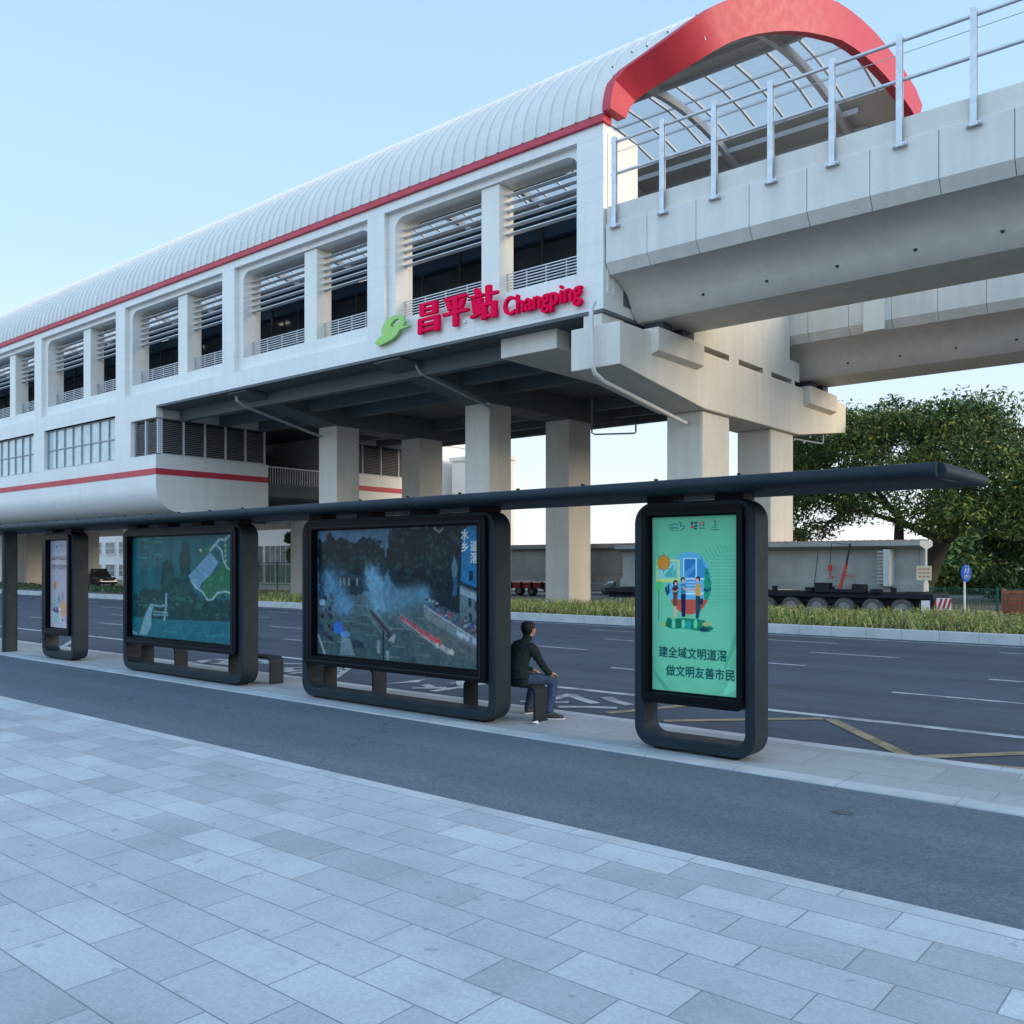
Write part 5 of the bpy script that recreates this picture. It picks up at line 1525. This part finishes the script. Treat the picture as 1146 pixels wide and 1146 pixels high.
def mesh_fence(x0, x1, y, h, label, step=2.5):
    G = thing("mesh_fence", label, "fence", ((x0 + x1) / 2, y, -0.17), "green wire fences behind the verge")
    n = max(1, round((x1 - x0) / step))
    for j in range(n + 1):
        x = x0 + (x1 - x0) * j / n
        MB().box(x - 0.04, x + 0.04, y - 0.04, y + 0.04, -0.17, h + 0.06).build("fence_post", M['green_mesh'], G)
    m = MB(); x = x0
    while x < x1:
        m.box(x - 0.008, x + 0.008, y - 0.008, y + 0.008, 0, h); x += 0.11
    for z in [0.05 + 0.2 * j for j in range(int(h / 0.2) + 1)]:
        m.box(x0, x1, y - 0.018, y - 0.009, z, z + 0.022)
    m.box(x0, x1, y - 0.02, y + 0.02, h - 0.03, h)
    m.build("wire_panel", M['green_mesh'], G)
mesh_fence(-14.2, -3.5, 42.8, 0.95, "green wire fence under the large spreading tree")
mesh_fence(-36.0, -21.8, 47.5, 1.0, "dark green wire fence between the station columns and the parked white cars")
mesh_fence(-66.0, -52.5, 45.5, 2.1, "green wire fence in front of the glass fronted building on the left")
o = MB().box(-12.6, -11.5, 43.6, 44.2, -0.17, 0.55).build("stone_block", M['tan'], bevel=0.04)
tag(o, "pale tan stone block lying by the green fence under the spreading tree", "stone block")

# ------------------------------------------------------------------ vehicles
def car(name, label, cat, x, y, paint, suv, group=None, flip=1):
    C = thing(name, label, cat, (x, y, -0.17), group)
    z0 = -0.17
    hgt = 1.72 if suv else 1.45
    Lh = 2.3
    f = flip
    def Q(px): return x + f * px
    low = [(-Lh, .42), (-Lh - .02, .62), (-Lh + .06, .88), (-Lh + .3, .96), (-1.2, 1.0), (1.0, .98), (1.75, .90), (Lh - .1, .74), (Lh, .5), (Lh - .06, .28), (1.85, .24), (-1.9, .24), (-Lh + .06, .3)]
    b = MB()
    b.prism([(Q(a), z0 + c) for a, c in low], 'y', y - .88, y + .88)
    bo = b.build("body", paint, C, bevel=0.07, smooth=60)
    top = [(-1.95 if suv else -1.7, .97), (-1.6 if suv else -1.1, hgt - .05), (-1.3 if suv else -.8, hgt), (.15, hgt), (.4, hgt - .05), (1.2, .96)]
    g = MB(); n = len(top)
    def tw(c): return .86 - .2 * max(0, (c - .95) / (hgt - .95))
    vs = [(Q(a), y - tw(c), z0 + c) for a, c in top] + [(Q(a), y + tw(c), z0 + c) for a, c in top]
    g.add(vs, [tuple(range(n)), tuple(range(n, 2 * n))[::-1]] + [(i, i + 1, n + i + 1, n + i) for i in range(n - 1)])
    g.build("window", M['car_glass'], C, bevel=0.03, smooth=40)
    rf_ = MB()
    rf_.prism([(Q(-1.58 if suv else -1.05), z0 + hgt - .03), (Q(-1.3 if suv else -.8), z0 + hgt + .025), (Q(.15), z0 + hgt + .025), (Q(.42), z0 + hgt - .03)], 'y', y - .66, y + .66)
    for px in (-1.78 if suv else -1.4, -.45, .8):
        for s_ in (-1, 1):
            rf_.bar((Q(px + (0.0 if px > 0 else 0)), y + s_ * .865, z0 + .97), (Q(px - (.42 if px > 0 else -.15)), y + s_ * .675, z0 + hgt), .05, .05)
    rf_.build("roof", paint, C, smooth=40)
    for px in (-1.42, 1.42):
        for ya, yb in ((y - .90, y - .70), (y + .90, y + .70)):
            wheel(C, Q(px), ya, yb, z0 + .33, .33, M['black'], M['rim'])
    for s_ in (-1, 1):
        MB().box(Q(Lh - .12), Q(Lh - .02), y + s_ * .55, y + s_ * .82, z0 + .58, z0 + .72).build("headlight", M['lamp_white'], C)
        MB().box(Q(-Lh - .03), Q(-Lh + .06), y + s_ * .55, y + s_ * .84, z0 + .68, z0 + .84).build("tail_light", M['lamp_red'], C)
    return C
car("parked_car", "dark car parked under the station by the white office block on the left", "car", -86.5, 41.5, M['car_dark'], True)
GW = "white cars parked behind the station columns"
car("parked_car", "white hatchback behind the dark fence, close beside the tall middle column", "car", -37.2, 54.0, M['car_white'], False, GW)
car("parked_car", "white car behind the dark fence, partly hidden by the mint poster panel", "car", -32.4, 52.0, M['car_white'], False, GW, -1)
FT = thing("flatbed_truck", "red flatbed truck parked behind the seated man beyond the road", "truck", (-39, 49, -0.17))
MB().box(-45, -37.0, 47.9, 50.1, 0.34, 0.74).build("bed", M['red'], FT, bevel=0.02)
for j in range(9): MB().box(-44.6 + j * 0.9, -44.4 + j * 0.9, 47.86, 47.9, 0.3, 0.78).build("bed_stake", M['deck'], FT)
MB().prism([(-47.6, 0.4), (-47.7, 1.4), (-47.3, 2.4), (-45.3, 2.4), (-45.2, 0.4)], 'y', 47.9, 50.1).build("cab", M['red'], FT, bevel=0.08)
MB().prism([(-47.4, 1.5), (-47.2, 2.2), (-45.6, 2.2), (-45.6, 1.5)], 'y', 47.85, 47.9).build("window", M['car_glass'], FT)
for x in (-46.4, -39.4, -38.3): wheel(FT, x, 47.95, 48.3, 0.17, 0.34, M['black'], M['rim'])
WV = thing("box_van", "white box van standing behind the red flatbed truck", "van", (-46, 56, -0.17))
MB().box(-49, -43.4, 55, 57.2, 0.5, 2.5).build("cargo_box", M['car_white'], WV, bevel=0.04)
MB().prism([(-43.3, 0.4), (-43.3, 2.0), (-42.5, 1.9), (-41.8, 1.1), (-41.6, 0.4)], 'y', 55.05, 57.1).build("cab", M['car_white'], WV, bevel=0.06)
MB().prism([(-43.2, 1.15), (-43.2, 1.85), (-42.6, 1.8), (-42.1, 1.15)], 'y', 55.0, 55.04).build("window", M['car_glass'], WV)
for x in (-47.8, -42.5): wheel(WV, x, 55.02, 55.3, 0.2, 0.37, M['black'], M['rim'])

# ------------------------------------------------------------------ far buildings
def building(name, label, x0, x1, y0, y1, h, wall, rows, wx, step, ww, glassf=None, parapet=0.5):
    Bd = thing(name, label, "building", ((x0 + x1) / 2, (y0 + y1) / 2, -0.17))
    MB().box(x0, x1, y0, y1, -0.17, h).build("wall", wall, Bd)
    MB().box(x0 - 0.25, x1 + 0.25, y0 - 0.25, y1 + 0.25, h + 0.002, h + parapet).build("roof", wall, Bd)
    for (za, zb) in rows:
        x = x0 + wx
        while x + ww < x1:
            w_ = MB().box(x, x + ww, y0 - 0.06, y0 - 0.003, za, zb).build("window", M['bld_glass'], Bd)
            f_ = MB()
            f_.box(x - .08, x, y0 - .1, y0 - .003, za, zb); f_.box(x + ww, x + ww + .08, y0 - .1, y0 - .003, za, zb)
            f_.box(x - .08, x + ww + .08, y0 - .1, y0 - .003, zb, zb + .08); f_.box(x - .12, x + ww + .12, y0 - .16, y0 - .003, za - .1, za)
            for q in range(1, max(2, int(ww / 0.9))):
                f_.box(x + ww * q / max(2, int(ww / 0.9)) - .03, x + ww * q / max(2, int(ww / 0.9)) + .03, y0 - .09, y0 - .061, za, zb)
            f_.box(x, x + ww, y0 - .09, y0 - .061, (za + zb) / 2 - .03, (za + zb) / 2 + .03)
            f_.build("window_frame", M['white'], w_)
            x += step
    return Bd
building("white_building", "tall white building with grid windows glimpsed between the middle station columns", -122, -81.5, 78, 88, 17.2, M['bld_white'], ((10.6, 13.4),), 1.0, 6.4, 4.8)
building("cream_building", "pale cream building edge rising behind the red flatbed truck", -80, -73.0, 84, 88, 15.0, M['bld_cream'], (), 1, 5, 3)
building("office_building", "long low white office block seen under the left end of the station", -190, -106, 62, 74, 8.5, M['bld_white'], ((0.3, 1.9), (3.4, 5.0)), 1.0, 3.9, 2.6)
building("glass_building", "white building with a gridded dark glass front behind the left columns", -98, -74, 58, 70, 6.0, M['bld_white'], ((0.0, 3.9),), 0.5, 4.9, 4.5)

# ------------------------------------------------------------------ trees
def leaves(mb, centre, rx, ry, rz, n, size, seed, weights=(5, 4, 2), shell=0.55):
    rr = random.Random(seed)
    cx, cy, cz = centre
    sc = mnoise.noise(Vector(centre) * 0.7)
    for i in range(n):
        while True:
            a = Vector((rr.gauss(0, 1), rr.gauss(0, 1), rr.gauss(0, 1)))
            if a.length > 0.01: break
        a.normalize()
        r_ = shell + (1 - shell) * rr.random() ** 0.6
        r_ *= 1 + 0.28 * mnoise.noise(Vector((a.x * 2.1 + cx, a.y * 2.1 + cy, a.z * 2.1 + cz)))
        p = Vector((cx + a.x * rx * r_, cy + a.y * ry * r_, cz + a.z * rz * r_))
        t = (a + Vector((rr.gauss(0, .7), rr.gauss(0, .7), rr.gauss(0, .7)))).normalized()
        u = t.cross(Vector((rr.random() - .5, rr.random() - .5, rr.random() - .5))).normalized()
        v = t.cross(u)
        s = size * rr.uniform(0.6, 1.35)
        k = rr.choices((0, 1, 2), weights)[0]
        mb.add([p - u * s, p - v * s * 0.42 + t * s * .12, p + u * s, p + v * s * 0.42 + t * s * .12], [(0, 1, 2, 3)], k)
def branch(mb, a, b, ra, rb, seed, bend=0.4, n=6):
    rr = random.Random(seed)
    a, b = Vector(a), Vector(b)
    off = Vector((rr.uniform(-1, 1), rr.uniform(-1, 1), rr.uniform(-.3, .6))) * bend
    pts = [a.lerp(b, i / n) + off * math.sin(math.pi * i / n) + Vector((rr.uniform(-1, 1), rr.uniform(-1, 1), rr.uniform(-1, 1))) * 0.06 * (0 < i < n) * (b - a).length / n for i in range(n + 1)]
    mb.tube(pts, [ra + (rb - ra) * i / n for i in range(n + 1)], 8)
    return pts
BT = thing("banyan_tree", "large spreading dark green tree with leaning trunk behind the trailer", "tree", (-15.2, 53.5, -0.17))
tb = MB()
BO = Vector((-15.2, 53.5, 0))
def bt(p): return BO + (Vector(p) - Vector((-13.6, 48, 0))) * 1.12
p0 = (-13.6, 48, -0.3)
fork = (-12.3, 48.0, 3.0)
branch(tb, bt(p0), bt(fork), 0.75, 0.48, 1, 0.25, 8)
fork2 = (-11.2, 48.3, 5.0)
branch(tb, bt(fork), bt(fork2), 0.46, 0.3, 2, 0.2)
branch(tb, bt((-13.7, 48.1, 0.4)), bt((-14.5, 48.4, 4.2)), 0.4, 0.24, 31, 0.3)
limbs = [((-12.3, 48, 2.9), (-16.2, 46.8, 4.6)), ((-16.2, 46.8, 4.6), (-19.6, 46.0, 5.6)), (fork, (-13.2, 49.5, 6.6)), ((-12.0, 48.1, 3.6), (-8.2, 46.8, 5.4)), (fork2, (-9.6, 50.5, 8.0)), (fork2, (-12.0, 46.5, 8.3)),
         ((-14.5, 48.4, 4.2), (-17.2, 49.6, 7.6)), ((-16.2, 46.8, 4.6), (-17.2, 45.0, 3.5)), ((-8.2, 46.8, 5.4), (-4.4, 46.0, 6.2)), ((-8.2, 46.8, 5.4), (-6.2, 48.8, 8.0)), ((-14.5, 48.4, 4.2), (-19.0, 50, 6.4))]
for i, (a, b) in enumerate(limbs):
    ps = branch(tb, bt(a), bt(b), 0.26 if i < 4 else 0.19, 0.07, 10 + i, 0.5)
    for j in range(4):
        q = ps[2 + j]; rr = random.Random(100 + i * 7 + j)
        branch(tb, q, q + Vector((rr.uniform(-1.8, 1.8), rr.uniform(-1.8, 1.2), rr.uniform(-.2, 1.6))), 0.06, 0.015, 200 + i * 9 + j, 0.3, 4)
tb.build("trunk", M['bark'], BT, smooth=60)
rr = random.Random(5)
cl = MB()
cnt = 0
while cnt < 255:
    u = Vector((rr.uniform(-1, 1), rr.uniform(-1, 1), rr.uniform(-0.45, 1)))
    rad = u.length
    if not 0.5 < rad < 1.0: continue
    q_ = max(abs(u.x), abs(u.z)) ** (0.25 if u.x < 0 else 0.06)
    c = Vector((-14.6 + u.x * (11.0 if u.x < 0 else 7.4) / q_ * .95, 54.0 + u.y * 5.6, 6.2 + u.z * 5.3 / q_ * .92))
    if c.z < 3.6 or (c.z < 5.2 and c.x < -14 and rr.random() < 0.65): continue
    s = rr.uniform(0.7, 1.5)
    leaves(cl, c, s * 1.2, s * 1.2, s * 0.75, int(250 * s), 0.13, cnt, ((6, 2, 4), (3, 6, 1), (5, 4, 2), (6, 3, 1))[cnt % 4], 0.3)  # yellow-heavy clumps carry the sunlit look in their leaf colour
    cnt += 1
for i in range(14):
    c = Vector((rr.uniform(-24, -5), rr.uniform(49, 52), rr.uniform(3.6, 5.4)))
    s = rr.uniform(0.45, 0.9); leaves(cl, c, s * 1.1, s, s * 0.7, int(150 * s), 0.125, 900 + i, (5, 3, 2), 0.2)
cl.build("crown", M['leaf'], BT, recalc=False)
def small_tree(name, label, x, y, h, rx, seed, w=(4, 6, 1), low=0.25, n=40, ls=0.2, cat="tree", group=None):
    T = thing(name, label, cat, (x, y, -0.17), group)
    t = MB(); branch(t, (x, y, -0.3), (x + 0.2, y, h * 0.75), 0.06 * h ** 0.6, 0.05, seed, 0.2)
    rr = random.Random(seed)
    for j in range(7):
        z = h * rr.uniform(max(low, 0.25), 0.7); branch(t, (x, y, z), (x + rr.uniform(-rx, rx) * .7, y + rr.uniform(-rx, rx) * .7, z + h * .18), 0.07, 0.02, seed + j, 0.2, 4)
    t.build("trunk", M['bark'], T, smooth=60)
    c = MB()
    for i in range(n):
        u = Vector((rr.gauss(0, .5), rr.gauss(0, .5), rr.uniform(0, 1)))
        k = math.sin(math.pi * (0.18 + 0.8 * u.z) ** 0.8)
        s = rx * 0.34 * rr.uniform(.7, 1.3)
        leaves(c, Vector((x + u.x * rx * k, y + u.y * rx * k, h * (low + (1 - low) * u.z) - s * .4)), s, s, s * .75, int(260 * min(1, s) + 50), ls, seed * 50 + i, w, 0.25)
    c.build("crown", M['leaf'], T, recalc=False)
small_tree("broadleaf_tree", "dark dense tree filling the lower right edge behind the green fence", -10.0, 60, 7.2, 3.4, 41, (2, 7, 0), 0.0, 60)
small_tree("broadleaf_tree", "distant tree whose crown tops the right edge beside the large tree", -8.6, 70, 13.0, 5.0, 42, (5, 4, 2), 0.35, 50, 0.24)
small_tree("broadleaf_tree", "light green bush tree behind the orange barrier at the right edge", -7.2, 66, 4.4, 3.6, 43, (5, 1, 6), 0.0, 40, 0.22)
small_tree("broadleaf_tree", "pale distant tree glimpsed under the large tree's leaning trunk", -16.6, 72, 4.6, 4.6, 44, (5, 1, 4), 0.0, 40, 0.25)
small_tree("broadleaf_tree", "tree peeking between the two pier columns", -26.6, 58, 8.9, 2.4, 45, (4, 6, 1), 0.3, 26, 0.2)
small_tree("young_tree", "small round topped tree before the glass fronted building on the left", -62.5, 46.6, 4.7, 1.4, 46, (5, 4, 1), 0.55, 24, 0.16)
small_tree("young_tree", "thin tree standing in front of the low white office block", -99.0, 56, 4.2, 1.5, 47, (4, 6, 1), 0.4, 22, 0.18)

# ------------------------------------------------------------------ verge planting (uncountable blades and leaves)
vg = MB()
rr = random.Random(11)
for i in range(14000):
    x = -30 + 36 * rr.random() if rr.random() < 0.8 else rr.uniform(-48, -30)
    y = 27.35 + 4.6 * rr.random() ** 1.3
    d = mnoise.noise(Vector((x * 0.5, y * 0.5, 0)))
    h = rr.uniform(0.16, 0.46) * (1 + 0.35 * d) * (0.55 + 0.45 * min(1, (y - 27.2) / 1.2)) * (1.25 if x > -22 else 1)
    a = rr.uniform(0, math.pi); lean = rr.uniform(-.22, .22); l2 = rr.uniform(-.15, .15)
    wv = rr.uniform(0.012, 0.03)
    dx, dy = math.cos(a) * wv, math.sin(a) * wv
    m = rr.choices((0, 1, 2), (5, 2.2 + 4 * max(0, -d) + (2 if y < 28 else 0), 2))[0]
    z = 0.07
    vg.add([(x - dx, y - dy, z), (x + dx, y + dy, z), (x + dx * .8 + lean * .5, y + dy * .8 + l2 * .5, z + h * .62), (x - dx * .8 + lean * .5, y - dy * .8 + l2 * .5, z + h * .62), (x + lean, y + l2, z + h)], [(0, 1, 2, 3), (3, 2, 4)], m)
for i in range(26000):
    x = rr.uniform(-32, 6); y = 27.3 + 4.4 * rr.random()
    d = mnoise.noise(Vector((x * 0.5, y * 0.5, 0)))
    c = Vector((x, y, 0.1 + rr.uniform(0.05, 0.44) * (1 + .3 * d) * (0.5 + 0.5 * min(1, (y - 27.2) / 1.2))))
    t = Vector((rr.gauss(0, .5), rr.gauss(-.25, .5), 1)).normalized(); u = t.cross(Vector((rr.random() - .5, rr.random() - .5, .1))).normalized(); v = t.cross(u)
    q = rr.uniform(.025, .065)
    vg.add([c - u * q, c - v * q * .4, c + u * q, c + v * q * .4], [(0, 1, 2, 3)], rr.choices((0, 1, 2), (5, 3 + 4 * max(0, -d), 1.5))[0])
kind(vg.build("verge_grass", M['grass'], recalc=False), 'stuff')
hg = MB()
for i in range(15000):
    x = -46 - 80 * rr.random() ** 1.2; y = 27.5 + 4.5 * rr.random()
    h = 0.12 + 0.42 * rr.random() * (0.7 + 0.5 * mnoise.noise(Vector((x * .4, y * .4, 3))))
    c = Vector((x, y, 0.05 + h))
    t = Vector((rr.gauss(0, .6), rr.gauss(0, .6), 1)).normalized(); u = t.cross(Vector((rr.random() - .5, rr.random() - .5, .1))).normalized(); v = t.cross(u)
    s = rr.uniform(.05, .11)
    hg.add([c - u * s, c - v * s * .5, c + u * s, c + v * s * .5], [(0, 1, 2, 3)], rr.choices((0, 1), (4, 2))[0])
kind(hg.build("verge_shrubbery", M['hedge'], recalc=False), 'stuff')
# litter by the bench foot
o = MB().add([(-7.16, 8.86, 0.004), (-7.05, 8.84, 0.03), (-6.98, 8.9, 0.005), (-7.04, 8.95, 0.035), (-7.12, 8.93, 0.006)], [(0, 1, 4), (1, 2, 3), (1, 3, 4)]).build("paper_scrap", M['white'])
tag(o, "crumpled white paper scrap lying at the foot of the man's bench", "litter")
